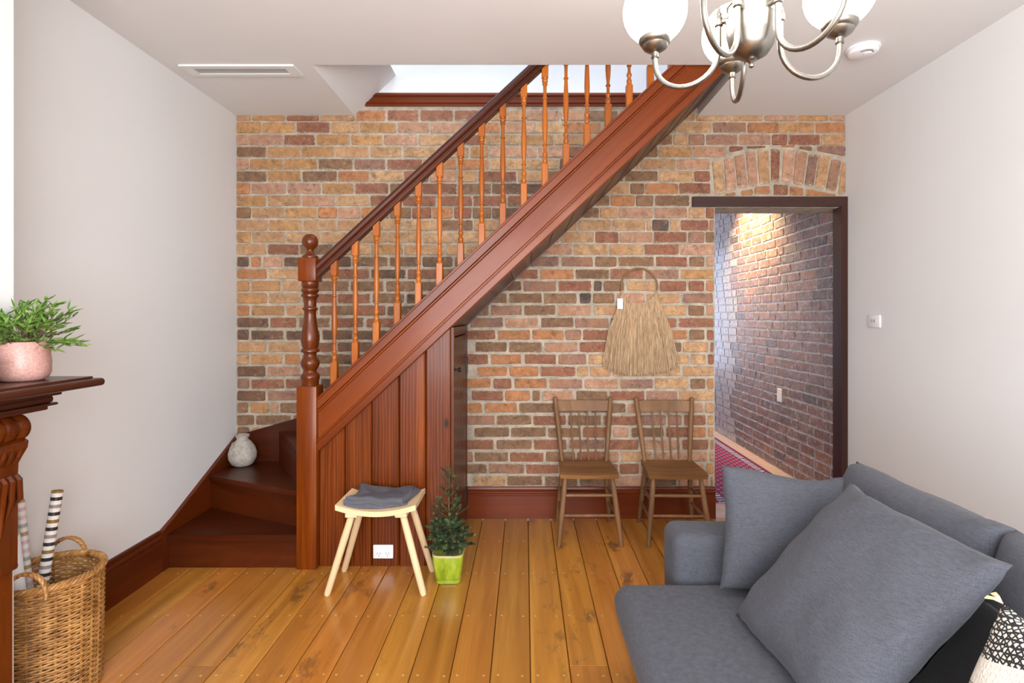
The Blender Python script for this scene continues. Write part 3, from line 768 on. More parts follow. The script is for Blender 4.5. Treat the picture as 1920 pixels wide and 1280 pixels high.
for i in range(N_):
    u = -1 + 2*(i+.5)/N_ + random.uniform(-.01,.01); u = max(-1, min(1, u))
    a = radians(270 + u*74); x0, z0 = R_*cos(a), R_*sin(a)
    bx, bz = bottom(u); bz += random.uniform(-.012, .022); bx += random.uniform(-.008,.008)
    lay = random.uniform(0, .022)
    mid = ((x0*.45 + bx*.55) + (u*.02), (z0*.45 + bz*.55))
    w0 = .0016; w1 = random.uniform(.0016, .0030)
    pts = [(x0, -.014-lay*.2, z0+.006), (x0*.8+bx*.2, -.02-lay*.7, z0*.8+bz*.2), (mid[0], -.012-lay, mid[1]), (bx, -.006-lay*1.2, bz)]
    fr.tube(pts, [w0, w1, w1, w1*.8], 3)
obj('fringe', fr, M['straw'], wh, local=True, kind='stuff')
kn = MB()
for i in range(46):
    a = radians(270 - 74 + 148*i/45); kn.tube([(R_*cos(a)*q, -.012 + (.008 if q > 1.04 else -.007 if q > .96 else .004), R_*sin(a)*q) for q in (.93,1.0,1.07)], .0030, 5)
obj('binding', kn, M['straw'], wh, local=True, kind='stuff')
obj('paper_tag', MB().box(wx(1155)-wh.location.x, wx(1165)-wh.location.x, -.042, -.040, wz(579)-wh.location.z, wz(560)-wh.location.z), M['plastic'], wh, local=True)

# ------------------------------------------------------------------ chairs
def make_chair(name, x, y, rz, label):
    t = thing(name, (x, y, 0), label, 'chair', rz, 'worn spindle back chairs against the brick wall')
    # seat: saddle-dished plank, wider at the front
    n, m_ = 16, 12; v = []; top = []; 
    for j in range(m_+1):
        for i in range(n+1):
            s, q = -1+2*i/n, j/m_                       # q 0 front .. 1 back
            hw_ = .183 - .012*q; x_ = s*hw_; y_ = -.165 + .325*q
            if j == 0: y_ -= .010*(1-s*s)
            z_ = .434 - .012*(1-abs(s)**2.2)*sin(pi*min(1, q*1.05+.05)) - (.012*(1-(q/.12))*1.0 if q < .12 else 0)*(1-.3*abs(s))
            v.append((x_, y_, z_))
    N1 = len(v); v += [(a*.97, b*.97-.002, .400) for a, b, c in v]
    f = []
    for j in range(m_):
        for i in range(n):
            a = j*(n+1)+i; f.append([a, a+1, a+n+2, a+n+1]); f.append([N1+a, N1+a+n+1, N1+a+n+2, N1+a+1])
    rim = [i for i in range(n+1)] + [j*(n+1)+n for j in range(1, m_+1)] + [m_*(n+1)+i for i in range(n-1, -1, -1)] + [j*(n+1) for j in range(m_-1, 0, -1)]
    for a, b in zip(rim, rim[1:]+rim[:1]): f.append([b, a, N1+a, N1+b])
    obj('seat', MB().add(v, f), M['chairseat'], t, local=True, smooth=True, angle=40)
    legs = {}
    for sx in (-1, 1):
        for fy, ya, yb in ((1, -.125, -.205), (0, .115, .195)):
            a, b = Vector((sx*.145, ya, .402)), Vector((sx*(.190 if fy else .178), yb, 0.0))
            legs[(sx, fy)] = (a, b)
            obj('leg', MB().tube([a, a.lerp(b,.15), a.lerp(b,.55), b], [.0125,.0165,.0175,.0125], 12), M['chair'], t, local=True, smooth=True)
    def on(l, z): a, b = legs[l]; return a.lerp(b, (a.z-z)/(a.z-b.z))
    for z in (.292, .176):
        obj('stretcher', MB().tube([on((-1,1),z), (on((-1,1),z)+on((1,1),z))/2, on((1,1),z)], [.008,.010,.008], 10), M['chair'], t, local=True, smooth=True)
    for sx in (-1, 1):
        for z in (.255, .150):
            obj('stretcher', MB().tube([on((sx,1),z), (on((sx,1),z)+on((sx,0),z))/2, on((sx,0),z)], [.008,.0095,.008], 10), M['chair'], t, local=True, smooth=True)
    obj('stretcher', MB().tube([on((-1,0),.20), on((1,0),.20)], .0085, 10), M['chair'], t, local=True, smooth=True)
    tops = {}
    for sx in (-1, 1):
        a, b = Vector((sx*.148, .135, .425)), Vector((sx*.190, .228, .845)); tops[sx] = (a, b)
        obj('back_post', MB().tube([a, a.lerp(b,.3), a.lerp(b,.8), a.lerp(b,.985), b], [.013,.017,.018,.016,.008], 12), M['chair'], t, local=True, smooth=True)
    def bp(sx, z): a, b = tops[sx]; return a.lerp(b, (z-a.z)/(b.z-a.z))
    cr = MB(); v = []; N = 12
    for i in range(N+1):
        q = i/N; lo = bp(-1,.752).lerp(bp(1,.752), q); hi = bp(-1,.822).lerp(bp(1,.822), q); cv = .014*sin(pi*q)
        for pt, d in ((lo,-.008),(hi,-.007),(hi,.007),(lo,.008)): v.append((pt.x, pt.y + d + cv, pt.z))
    f = [[4*i+a, 4*i+(a+1) % 4, 4*i+4+(a+1) % 4, 4*i+4+a] for i in range(N) for a in range(4)] + [[0,1,2,3][::-1], [4*N+a for a in range(4)]]
    obj('crest_rail', cr.add(v, f), M['chair'], t, local=True, smooth=True, angle=40)
    for i in range(4):
        s = -.6 + .4*i
        a = Vector((s*.125 + .004, .140, .425)); b = (bp(-1,.758).lerp(bp(1,.758), (s*.78+1)/2)); b.y += .012
        obj('spindle', MB().tube([a, a.lerp(b,.4), b], [.0055,.0068,.005], 8), M['chair'], t, local=True, smooth=True)
    return t
make_chair('spindle_chair', .397, 3.525, 0, 'worn brown spindle back chair beside the cupboard under the stairs')
make_chair('spindle_chair', .945, 3.515, radians(-1.5), 'worn brown spindle back chair beside the hallway doorway')

# ------------------------------------------------------------------ stool with folded cloth
sl = thing('birch_stool', ((717-VX)*2.88/F, 2.878, 0), 'pale birch four-legged stool with curved seat', 'stool')
v = []; nx, hz = 14, .030
def seat_z(s): return .418 + .034*s*s
W2, D2 = .202, .135
for yy in (-D2, D2):
    for i in range(nx+1):
        s = -1+2*i/nx; v.append((s*W2, yy, seat_z(s))); v.append((s*W2, yy, seat_z(s)-.026))
f = []; q = 2*(nx+1)
for i in range(nx):
    a = 2*i
    f += [[a,a+2,q+a+2,q+a],[a+1,q+a+1,q+a+3,a+3],[a,a+1,a+3,a+2],[q+a,q+a+2,q+a+3,q+a+1]]
f += [[0,q,q+1,1],[2*nx,2*nx+1,q+2*nx+1,q+2*nx]]
obj('seat', MB().add(v, f), M['stool'], sl, local=True, smooth=True, angle=30)
for sx in (-1, 1):
    obj('batten', MB().rbox(sx*.125-.030, sx*.125+.030, -.128, .128, .385, .408, .003, 1), M['stool'], sl, local=True)
    for sy in (-1, 1):
        a = Vector((sx*.128, sy*.095, .395)); b = Vector((sx*.243 , sy*(.125 if sy > 0 else .135), 0))
        obj('leg', MB().tube([a, a.lerp(b,.3), a.lerp(b,.97), b], [.017,.0185,.0165,.013], 14), M['stoolleg'], sl, local=True, smooth=True)
fc = thing('folded_cloth', (sl.location.x+.004, sl.location.y+.01, .430), 'folded charcoal grey cloth lying on the birch stool', 'cloth')
random.seed(8)
for L in range(3):
    b = bmesh.new(); bmesh.ops.create_grid(b, x_segments=34, y_segments=26, size=1)
    z0 = .010 + .013*L
    for vv in b.verts:
        s, t_ = vv.co.x, vv.co.y
        X = s*(.158 - .006*L) + .012*t_ + (.010*sin(t_*3+L)); Y = t_*(.112 - .004*L) + .012*sin(s*2.2+L)
        e = max(abs(s), abs(t_))
        Z = z0 + .034*(X/W2)**2 + .005*mnoise.noise(Vector((X*16, Y*16, L*3.1))) + .004*sin(s*7+t_*3) - (.011*((e-.85)/.15)**2 if e > .85 else 0)
        if t_ > .3 and s < -.2: Z += .018*(t_-.3)*min(1, (-.2-s)*2)
        vv.co = Vector((X, Y, Z))
    r = bmesh.ops.extrude_face_region(b, geom=list(b.faces))
    for vv in [g for g in r['geom'] if isinstance(g, bmesh.types.BMVert)]: vv.co.z -= .010
    obj('cloth_fold', MB().bm(b), M['cloth'], fc, local=True, smooth=True, angle=70); b.free()

# ------------------------------------------------------------------ potted spruce
pt = thing('potted_spruce', ((842-VX)*2.915/F, 2.915, 0), 'small spruce tree in a square lime green glazed pot', 'potted plant')
def glaze():
    t = NT('lime_green_glaze').set(rough=0.15, coat=0.6); v = t.coords((1,1,.35), rnd=False)
    sx = t.new('ShaderNodeSeparateXYZ'); tc = t.new('ShaderNodeTexCoord'); t.link(tc.outputs['Object'], sx.inputs[0])
    col = t.ramp(t.noise(v, 24, 5), [(0.3, C(112,136,20)), (0.55, C(150,172,40)), (0.75, C(176,192,74))])
    rim = t.ramp(sx.outputs['Z'], [(0.143, (0,0,0,1)), (0.153, (1,1,1,1))])
    return t.out(t.mix(rim, col, C(206,190,140)))
def sqlathe(mb, prof, n=40, e=5.0):
    vs_, fs_ = [], []
    for r, h in prof:
        for i in range(n):
            a = 2*pi*(i+.5)/n; c_, s_ = cos(a), sin(a); q = (abs(c_)**e + abs(s_)**e)**(-1/e)
            vs_.append((r*q*c_, r*q*s_, h))
    for j in range(len(prof)-1):
        for i in range(n): fs_.append([j*n+i, j*n+(i+1) % n, (j+1)*n+(i+1) % n, (j+1)*n+i])
    fs_ += [list(range(n))[::-1], [(len(prof)-1)*n+i for i in range(n)]]
    return mb.add(vs_, fs_)
obj('pot', sqlathe(MB(), [(.058,0),(.064,.003),(.065,.012),(.060,.015),(.062,.018),(.070,.035),(.080,.11),(.083,.15),(.083,.156),(.078,.156),(.076,.145)]), glaze(), pt, local=True, smooth=True, angle=50)
obj('soil', sqlathe(MB(), [(.074,.135),(.074,.143),(.01,.146)]), M['soil'], pt, local=True)
tr = MB(); fol = MB(); random.seed(14)
tr.tube([(0,0,.14),(.004,.002,.28),(-.002,0,.40),(.004,0,.57)], [.007,.006,.004,.002], 6)
def needles(p0, p1, dens, ln):
    p0, p1 = Vector(p0), Vector(p1); d = (p1-p0); L = d.length; d.normalize()
    a = d.orthogonal().normalized(); b = d.cross(a)
    for i in range(int(L*dens)):
        q = p0 + (p1-p0)*random.random(); th = random.uniform(0, 2*pi)
        o_ = (a*cos(th) + b*sin(th)); tip = q + (o_*.85 + d*.75).normalized()*ln*random.uniform(.7,1.15)
        s_ = d.cross(o_)*.0011
        fol.add([q-s_, q+s_, tip], [[0,1,2]]); 
def branch(p0, p1, ln, sub):
    pm = (Vector(p0)+Vector(p1))/2 + Vector((0,0,-.008))
    tr.tube([p0, pm, p1], [.0024,.002,.001], 4)
    needles(p0, pm, 2300, ln); needles(pm, p1, 3000, ln)
    for s_ in range(sub):
        q = Vector(p0).lerp(Vector(p1), random.uniform(.3,.85)); dr_ = (Vector(p1)-Vector(p0)).normalized()
        side = dr_.cross(Vector((0,0,1))).normalized()*random.choice((-1,1))
        e = q + (dr_*.7 + side*.7 + Vector((0,0,random.uniform(0,.35)))).normalized()*random.uniform(.03,.055)
        tr.tube([q, e], [.0016,.001], 4); needles(q, e, 2800, ln)
for i in range(40):
    q_ = i/40; h = .155 + .15*q_; R0 = (.150 - .070*q_)*random.uniform(.7,1.08); a = i*2.399 + random.uniform(-.3,.3)
    branch((0,0,h), (R0*cos(a), R0*sin(a)*(.72 if sin(a) > 0 else 1), h + random.uniform(-.02,.05)), .016, 4)
for h, R0, n in ((.325,.10,5),(.36,.085,4),(.40,.07,3),(.44,.055,3),(.50,.04,3),(.535,.025,2)):
    for i in range(n):
        a = i*2*pi/n + h*20; branch((0,0,h), (R0*cos(a), R0*sin(a), h+.05), .013, 1)
needles((0,0,.30), (0,0,.57), 420, .012)
for a in (4.5, 4.75): branch((.0,-.06,.165), (.13*cos(a)+.01, -.075, .075+.03*(a-4.5)), .006, 0)
def green(name, a, b, c):
    t = NT(name).set(rough=0.6); v = t.coords(rnd=False)
    return t.out(t.ramp(t.noise(v, 38, 3), [(0.3, a), (0.5, b), (0.72, c)]))
obj('stem', tr, M['trunk'], pt, local=True)
obj('needle_foliage', fol, green('spruce_green', C(34,48,36), C(58,80,52), C(112,130,70)), pt, local=True, kind='stuff')

# ------------------------------------------------------------------ fireplace mantel on the left
mt = thing('fireplace_mantel', (BX, 1.05, 0), 'carved dark timber fireplace mantel with moulded shelf on the white chimney breast', 'mantel')
Y0, Y1 = .20, 1.90
sh = MB()
sh.rbox(BX, -1.452, Y0, Y1, 1.160, 1.187, .012, 4); 
obj('shelf', sh, M['mantel'], mt, smooth=True)
obj('shelf_top', MB().box(BX, -1.478, Y0+.03, Y1-.028, 1.187, 1.194), M['mantel'], mt)
co = MB()
for x_, y_, a, b, r_ in ((-1.545,1.855,1.146,1.160,.003),(-1.556,1.842,1.136,1.147,.004),(-1.568,1.826,1.112,1.137,.010),(-1.560,1.832,1.104,1.113,.004),(-1.578,1.812,1.090,1.105,.003)):
    co.rbox(BX, x_, 2.1-y_, y_, a, b, r_, 2)
obj('cornice_moulding', co, M['mantel'], mt, smooth=True)
obj('frieze_board', MB().box(BX, BX+.025, .30, 1.80, .86, 1.090), M['carved'], mt)
obj('hearth_surround', MB().box(BX, BX+.012, .48, 1.62, 0, .86), M['slot'], mt)
for yc in (1.675, .425):
    y0, y1 = yc-.065, yc+.065
    # scroll: ridged roll across the bracket
    prof = []
    for i in range(41):
        q = i/40; prof.append((.040 + .005*abs(sin(q*3*pi))**.5, y0 + .002 + q*.126))
    cb = obj('scroll_bracket', MB().lathe(prof, 26, (-1.607, 0, 1.048), 'y'), M['carved'], mt, smooth=True, angle=60)
    pr = [(BX,1.09),(-1.615,1.09),(-1.595,1.02),(-1.572,1.006),(-1.575,.985),(-1.590,.960),(-1.604,.935),(-1.606,.90),(-1.598,.895),(-1.597,.885),(-1.606,.86),(-1.607,.62),(BX,.62)]
    obj('bracket_body', MB().prism(pr, 'y', y0+.006, y1-.006), M['carved'], cb)
    lf = MB()
    for i in range(5):
        yy = y0 + .018 + .0235*i; b_ = .62 + .04*abs(i-2) + .10
        lf.tube([(-1.602, yy, .900), (-1.594, yy, .885), (-1.600, yy + .006*(i-2), .82), (-1.605, yy*.6 + yc*.4, b_)], [.007,.011,.009,.003], 8)
    obj('carved_leaf', lf, M['carved'], cb, smooth=True)
    for i in range(4):
        yy = y0 + .024 + .027*i; obj('carved_flute', MB().tube([(-1.576,yy,1.0),(-1.585,yy,.965),(-1.603,yy,.935)], [.004,.008,.003], 7), M['carved'], cb, smooth=True)
    pl = obj('pilaster', MB().box(BX, -1.622, y0+.008, y1-.008, .10, .62), M['carved'], mt)
    obj('pilaster_moulding', MB().rbox(BX, -1.606, y0+.001, y1-.001, .598, .622, .008, 2), M['carved'], pl, smooth=True)
    pb = MB(); pb.rbox(BX, -1.590, y0-.012, y1+.012, 0, .085, .004, 1); pb.rbox(BX, -1.603, y0-.004, y1+.004, .085, .118, .010, 2)
    obj('plinth', pb, M['mantel'], mt, smooth=True)

# plants on the shelf
pk = thing('potted_bamboo', (-1.600, 1.745, 1.194), 'leafy artificial bamboo plant in a speckled pink pot on the mantel shelf', 'potted plant')
obj('pot', MB().lathe([(.050,0),(.062,.006),(.070,.025),(.071,.060),(.068,.085),(.071,.110),(.074,.124),(.071,.125),(.066,.110)], 36), M['pinkpot'], pk, local=True, smooth=True, angle=60)
obj('soil', MB().lathe([(.066,.100),(.066,.108),(.005,.110)], 24), M['soil'], pk, local=True)
random.seed(31)
stm = MB(); lv = MB()
def leaf(base, d, ln, wd):
    d = d.normalized(); s_ = d.cross(Vector((0,0,1)))
    if s_.length < .05: s_ = Vector((1,0,0))
    s_.normalize(); u = s_.cross(d)
    p = [base, base + d*ln*.3 + s_*wd + u*.002, base + d*ln*.3 - s_*wd + u*.002, base + d*ln*.65 + s_*wd*.75 - u*.002, base + d*ln*.65 - s_*wd*.75 - u*.002, base + d*ln - u*ln*.16, base + d*ln*.3 + u*-.002, base + d*ln*.65 + u*-.006]
    lv.add(p, [[0,1,6],[0,6,2],[1,3,7,6],[6,7,4,2],[3,5,7],[7,5,4]])
for i in range(84):
    a = i*2.399; el = random.uniform(.15, 1.45); ln = random.uniform(.085,.155)*(1.0 if el > .5 else .95)
    b0 = Vector((.045*random.random()*cos(a), .045*random.random()*sin(a), .108)); d = Vector((cos(a)*cos(el), sin(a)*cos(el), sin(el)))
    tip = b0 + d*ln + Vector((0,0,-.025 if el < .6 else 0)); mid = b0.lerp(tip,.5) + Vector((0,0,.012))
    stm.tube([b0, mid, tip], [.0013,.001,.0006], 4)
    for q in (.35,.5,.62,.75,.86,.95,1.0):
        p_ = b0.lerp(mid, q*2) if q < .5 else mid.lerp(tip, q*2-1)
        dd = (d + Vector((random.uniform(-.8,.8), random.uniform(-.8,.8), random.uniform(-.45,.45)))).normalized()
        leaf(p_, dd, random.uniform(.026,.046), random.uniform(.0030,.0050))
obj('stem', stm, M['trunk'], pk, local=True)
obj('leaf_foliage', lv, green('bamboo_leaf_green', C(44,74,26), C(84,122,44), C(136,168,74)), pk, local=True, kind='stuff')
p2 = thing('pink_pot', (-1.590, 1.555, 1.194), 'speckled pink pot beside the leafy bamboo plant', 'pot')
obj('pot_wall', MB().lathe([(.044,0),(.056,.006),(.062,.022),(.061,.055),(.064,.090),(.061,.091),(.055,.06),(.05,.012)], 32), M['pinkpot'], p2, local=True, smooth=True, angle=60)

# ------------------------------------------------------------------ basket and paper rolls
bk = thing('wicker_basket', (-1.775, 2.035, 0), 'tall round wicker basket with two handles beside the fireplace', 'basket')
def wick(name, a, b, c):
    t = NT(name).set(rough=0.5, coat=0.15); v = t.coords((1,1,.6), rnd=False)
    return t.out(t.ramp(t.noise(v, 22, 5, .7), [(0.3, a), (0.5, b), (0.72, c)]))
M['wick'] = wick('willow_cane', C(104,66,28), C(160,112,56), C(198,150,88))
HB, NS = .447, 26
def brad(z): return .157 + .009*(z/HB)**.8
wv = MB(); nrow = 46
for r in range(nrow):
    z = .012 + (HB-.03)*r/(nrow-1); R0 = brad(z); pts = []
    for i in range(NS*3):
        a = 2*pi*i/(NS*3); ph = (i/3.0)*pi + (pi if r % 2 else 0)
        pts.append(((R0 + .0042*cos(ph))*cos(a), (R0 + .0042*cos(ph))*sin(a), z + .0012*sin(a*5+r)))
    wv.tube(pts, .0043, 5, True)
obj('woven_side', wv, M['wick'], bk, local=True, smooth=True, kind='stuff')
sk = MB()
for i in range(NS):
    a = 2*pi*i/NS; sk.tube([(brad(z)*cos(a), brad(z)*sin(a), z) for z in (.005,.15,.3,HB)], .0045, 5)
obj('stakes', sk, M['wick'], bk, local=True, smooth=True, kind='stuff')
obj('basket_floor', MB().lathe([(.150,.004),(.153,.010),(.005,.012)], 32), M['wick'], bk, local=True)
rm = MB()
for ph in range(4):
    rm.tube([((brad(HB) + .008*cos(a*16+ph*pi/2))*cos(a), (brad(HB) + .008*cos(a*16+ph*pi/2))*sin(a), HB + .008*sin(a*16+ph*pi/2)) for a in [2*pi*i/150 for i in range(150)]], .0065, 6, True)
obj('braided_rim', rm, M['wick'], bk, local=True, smooth=True)
for ang in (radians(110), radians(290)):
    c_ = Vector((cos(ang), sin(ang), 0)); tdir = Vector((-sin(ang), cos(ang), 0)); hd = MB()
    for ph in range(3):
        pts = []
        for i in range(40):
            q = i/39; th = pi*q; base = c_*brad(HB) + tdir*(.062*cos(th)) + Vector((0,0,HB-.03 + .095*sin(th)**.8))
            w_ = q*26 + ph*2*pi/3
            pts.append(base + c_*.006*cos(w_) + (tdir*sin(th) + Vector((0,0,cos(th))))*.006*sin(w_)*.6)
        hd.tube(pts, .0058, 6)
    obj('handle', hd, M['wick'], bk, local=True, smooth=True)

def stripes(name, cols, freq):
    t = NT(name).set(rough=0.3, coat=0.3); tc = t.new('ShaderNodeTexCoord'); sx = t.new('ShaderNodeSeparateXYZ'); t.link(tc.outputs['Object'], sx.inputs[0])
    f = t.math('FRACT', t.math('MULTIPLY', sx.outputs['Z'], freq))
    n = len(cols); stops = []
    for i, c in enumerate(cols): stops += [(i/n, C(232,228,222)), ((i+.52)/n, c)]
    return t.out(t.ramp(f, stops, 'CONSTANT'))
def roll(label, base, top, r, mat, name='wrapping_paper_roll'):
    b, t_ = Vector(base), Vector(top); L = (t_-b).length
    m = MB().lathe([(r,0),(r,L),(r*.86,L),(r*.86,L-.03)], 20)
    o = obj(name, m, mat, local=True, smooth=True, angle=30); o.location = b
    o.rotation_euler = (t_-b).to_track_quat('Z', 'Y').to_euler(); o['label'] = label; o['category'] = 'paper roll'; o['group'] = 'paper rolls in the wicker basket'
    return o
T1 = P(108, 919, 2.10); 
roll('black, gold and white striped wrapping paper roll leaning in the wicker basket', (-1.84, 2.02, .02), T1, .0185, stripes('striped_gift_wrap', [C(46,44,46), C(140,112,58), C(50,48,50), C(150,140,140)], 9.0))
T2 = P(38, 938, 2.085)
roll('thin pastel pink and gold striped wrapping paper roll in the wicker basket', (-1.845, 2.075, .02), T2, .0135, stripes('pastel_gift_wrap', [C(214,180,190), C(176,150,110), C(170,170,170), C(216,190,196)], 8.0))
roll('fat plain white paper roll leaning in the wicker basket', (-1.80, 1.985, .02), P(20, 1005, 1.975), .026, M['plastic'])

# ------------------------------------------------------------------ chandelier
ch = thing('chandelier', (.584, 1.41, 2.02), 'brushed nickel five-arm chandelier with lit round opal glass globes', 'chandelier')
z_ = lambda z: z - 2.02
obj('bowl', MB().lathe([(.003,z_(2.060)),(.020,z_(2.062)),(.040,z_(2.073)),(.054,z_(2.094)),(.0615,z_(2.125)),(.063,z_(2.155)),(.064,z_(2.161)),(.060,z_(2.163))], 40), M['nickel'], ch, local=True, smooth=True)
obj('band', MB().lathe([(.058,z_(2.160)),(.058,z_(2.194)),(.061,z_(2.196)),(.061,z_(2.200)),(.052,z_(2.202))], 40), M['nickel'], ch, local=True, smooth=True)
obj('bell', MB().lathe([(.056,z_(2.199)),(.050,z_(2.225)),(.036,z_(2.250)),(.022,z_(2.268)),(.014,z_(2.290)),(.012,z_(2.31))], 32), M['nickel'], ch, local=True, smooth=True)
obj('finial', MB().lathe([(.012,z_(2.066)),(.014,z_(2.058)),(.008,z_(2.054)),(.005,z_(2.050)),(.007,z_(2.046)),(.006,z_(2.041)),(.001,z_(2.038))], 20), M['nickel'], ch, local=True, smooth=True)
obj('rod', MB().lathe([(.007,z_(2.30)),(.007,z_(2.77))], 12), M['nickel'], ch, local=True, smooth=True)
obj('canopy', MB().lathe([(.012,z_(2.74)),(.040,z_(2.755)),(.058,z_(2.775)),(.060,z_(ZC))], 32), M['nickel'], ch, local=True, smooth=True)
RA = .25
arm_pts = [(.080, z_(2.165))] + [(.165 - .085*cos(pi*i/16), z_(2.105) - .082*sin(pi*i/16)) for i in range(17)] + [(RA, z_(2.130))]
for i in range(5):
    a = radians(80 + 72*i); d = Vector((cos(a), sin(a), 0))
    arm = obj('arm', MB().tube([d*r_ + Vector((0,0,zz)) for r_, zz in arm_pts], .0072, 12), M['nickel'], ch, local=True, smooth=True)
    ft = MB(); ft.tube([d*.055 + Vector((0,0,z_(2.176))), d*.082 + Vector((0,0,z_(2.176)))], .008, 10)
    ft.lathe([(.004,z_(2.160)),(.011,z_(2.166)),(.012,z_(2.178)),(.009,z_(2.188)),(.006,z_(2.192)),(.008,z_(2.196)),(.005,z_(2.202)),(.003,z_(2.208)),(.005,z_(2.212)),(.001,z_(2.218))], 14, d*.080)
    obj('arm_fitting', ft, M['nickel'], arm, local=True, smooth=True)
    e = d*RA
    obj('cup', MB().lathe([(.0095,z_(2.118)),(.011,z_(2.120)),(.0095,z_(2.123)),(.0095,z_(2.134)),(.020,z_(2.138)),(.032,z_(2.146)),(.036,z_(2.153)),(.035,z_(2.156)),(.041,z_(2.160)),(.045,z_(2.168)),(.044,z_(2.175)),(.040,z_(2.176)),(.038,z_(2.168))], 32, e), M['nickel'], arm, local=True, smooth=True)
    gp = []
    for j in range(25):
        th = radians(-62 + 150*j/24); gp.append((.088*cos(th), z_(2.250) + .088*sin(th)))
    obj('glass_globe', MB().lathe(gp, 36, e), M['globe'], arm, local=True, smooth=True, label='glowing white opal glass globe')

# ------------------------------------------------------------------ sofa and cushions
sf = thing('sofa', (.95, 1.25, 0), 'charcoal grey linen sofa with loose back cushions along the white wall', 'sofa')
SX0, SX1, SY0, SY1 = .325, 1.50, .10, 2.25
def wr(co, amp=.004, fr_=7.0):
    n_ = mnoise.noise_vector(Vector(co)*fr_); return Vector(co) + n_*amp
def seatfn(co):
    x_, y_, z = co
    if z > .30: z += .022*max(0, 1-((x_-.8)/.52)**2)*max(0, 1-((y_-1.1)/1.0)**2)
    k_ = max(0, min(1, (.37-z)/.28))
    if x_ < .6: x_ += .085*k_**1.3
    return wr((x_, y_, z))
obj('seat_cushion', MB().rbox(SX0, 1.16, .34, 2.052, .09, .412, .060, 6, 5, seatfn), M['sofa'], sf, smooth=True, angle=80)
obj('base', MB().rbox(.43, SX1-.02, SY0+.02, SY1-.02, .05, .22, .02, 2), M['sofa'], sf, smooth=True)
for y0, y1 in ((2.055, SY1), (SY0, .335)):
    def armfn(co): 
        return wr(co, .004, 6)
    obj('arm', MB().rbox(.565, SX1, y0, y1, .08, .572, .045, 5, 4, armfn), M['sofa'], sf, smooth=True, angle=80)
obj('back_frame', MB().rbox(1.32, SX1, .30, 2.10, .08, .60, .04, 4), M['sofa'], sf, smooth=True, angle=80)
for x_ in (.50, 1.42):
    for y_ in (.2, 2.15): obj('foot', MB().lathe([(.018,0),(.024,.05)], 14, (x_, y_, 0)), M['slot'], sf)

def pillow(name, c, ux, uy, w_, h_, t_, mat, parent=None, seed=0, n=30, ear=.07, wrk=.006, pw=.42):
    c, ux, uy = Vector(c), Vector(ux).normalized(), Vector(uy); uy = (uy - ux*uy.dot(ux)).normalized(); uz = ux.cross(uy)
    v = []; idx = {}
    f = []
    for side in (1, -1):
        for j in range(n+1):
            for i in range(n+1):
                s, q = -1+2*i/n, -1+2*j/n
                s2, q2 = math.copysign(abs(s)**.8, s), math.copysign(abs(q)**.8, q)
                edge = i in (0, n) or j in (0, n)
                if side == -1 and edge: idx[(side,i,j)] = idx[(1,i,j)]; continue
                X = s2*w_/2*(1 - ear*(1-q2*q2)); Y = q2*h_/2*(1 - ear*(1-s2*s2))
                th = ((1-s2*s2)*(1-q2*q2))**pw
                Z = side*t_/2*th
                p_ = c + ux*X + uy*Y + uz*Z
                nn = mnoise.noise_vector(Vector((X*6+seed, Y*6, side*2.0)))*wrk*1.3 + mnoise.noise_vector(Vector((X*15+seed, Y*15, side*3.0)))*wrk*.6
                idx[(side,i,j)] = len(v); v.append(p_ + nn)
        for j in range(n):
            for i in range(n):
                q4 = [idx[(side,i,j)], idx[(side,i+1,j)], idx[(side,i+1,j+1)], idx[(side,i,j+1)]]
                f.append(q4 if side == 1 else q4[::-1])
    o = obj(name, MB().add(v, f), mat, parent, smooth=True, angle=100, origin=c if parent is None else None)
    return o
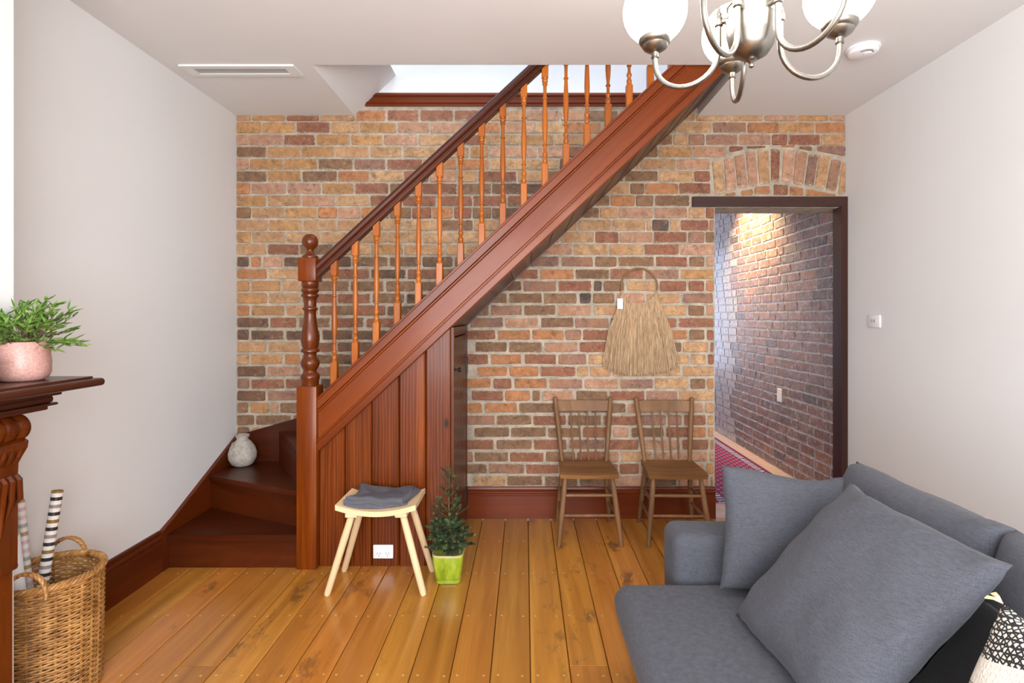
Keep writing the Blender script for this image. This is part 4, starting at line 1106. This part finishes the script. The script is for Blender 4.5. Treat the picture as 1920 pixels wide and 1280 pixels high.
# back cushions
for y0, y1 in ((1.40, 2.045), (.76, 1.39), (.34, .75)):
    pillow('back_cushion', (1.205, (y0+y1)/2, .628), (0,-1,0), (.18,0,1), y1-y0+.02, .46, .25, M['sofa'], sf, seed=y0*9, pw=.30, ear=.03)
def tagc(o, label, cat='cushion', group=None):
    o['label'] = label; o['category'] = cat
    if group: o['group'] = group
tagc(pillow('scatter_cushion', (.93, 1.955, .625), (1,0,-.10), (.10,.20,1), .46, .42, .16, M['sofa'], seed=3.3, wrk=.009), 'smaller grey linen cushion propped against the sofa arm')
T_, L_, R_2 = Vector((1.06,1.75,.827)), Vector((.698,1.777,.43)), Vector((1.08,1.20,.8175))
B_ = L_ + R_2 - T_; cc = (L_+R_2)/2 + Vector((-.01, 0, .022))
tagc(pillow('scatter_cushion', cc, (T_-R_2), (T_-L_), .57, .57, .19, M['sofa'], seed=7.7, wrk=.009), 'large grey linen cushion leaning on the sofa back')
tagc(pillow('scatter_cushion', (.985, 1.04, .570), (0,-1,0), (.36,0,.40), .62, .38, .08, M['blackcloth'], seed=1.7), 'plain black cushion tucked behind the large grey cushion')
def knit():
    t = NT('black_white_woven_wool').set(rough=0.95); tc = t.new('ShaderNodeTexCoord')
    mp = t.new('ShaderNodeMapping'); mp.inputs['Rotation'].default_value = (radians(20), radians(10), radians(35)); t.link(tc.outputs['Object'], mp.inputs[0])
    vo = t.new('ShaderNodeTexVoronoi', feature='DISTANCE_TO_EDGE'); vo.inputs['Scale'].default_value = 105; vo.inputs['Randomness'].default_value = .35; t.link(mp.outputs[0], vo.inputs['Vector'])
    a = t.ramp(vo.outputs['Distance'], [(0.0, C(36,36,38)), (0.16, C(214,208,196))], 'CONSTANT')
    wv_ = t.new('ShaderNodeTexWave', wave_type='BANDS', bands_direction='Z'); wv_.inputs['Scale'].default_value = 2.4; wv_.inputs['Distortion'].default_value = .4; t.link(mp.outputs[0], wv_.inputs['Vector'])
    band = t.ramp(wv_.outputs['Fac'], [(0.0, (1,1,1,1)), (0.22, (0,0,0,1))], 'CONSTANT')
    t.bump(vo.outputs['Distance'], .5, .004)
    return t.out(t.mix(band, a, C(222,216,204)))
wc = pillow('woven_cushion', (.895, .87, .640), (.0,-1,-.05), (.42,-.05,1), .50, .37, .13, knit(), seed=5.1)
tagc(wc, 'black and white woven wool cushion with corner tassels')
tm = MB(); random.seed(9)
for sx, sy in ((-1,1),(-1,-1),(1,1),(1,-1)):
    ux = Vector((.0,-1,-.05)).normalized(); uy = Vector((.42,-.05,1)); uy = (uy-ux*uy.dot(ux)).normalized()
    p0 = ux*sx*.246 + uy*sy*.182
    for i in range(14):
        d = (ux*sx + uy*sy*.4 + Vector((random.uniform(-.4,.4),)*3)).normalized(); tm.tube([p0, p0 + d*.015, p0 + d*.030 + Vector((0,0,-.006))], [.0018,.0018,.0012], 5)
obj('tassels', tm, M['stool'], wc, local=True, kind='stuff')
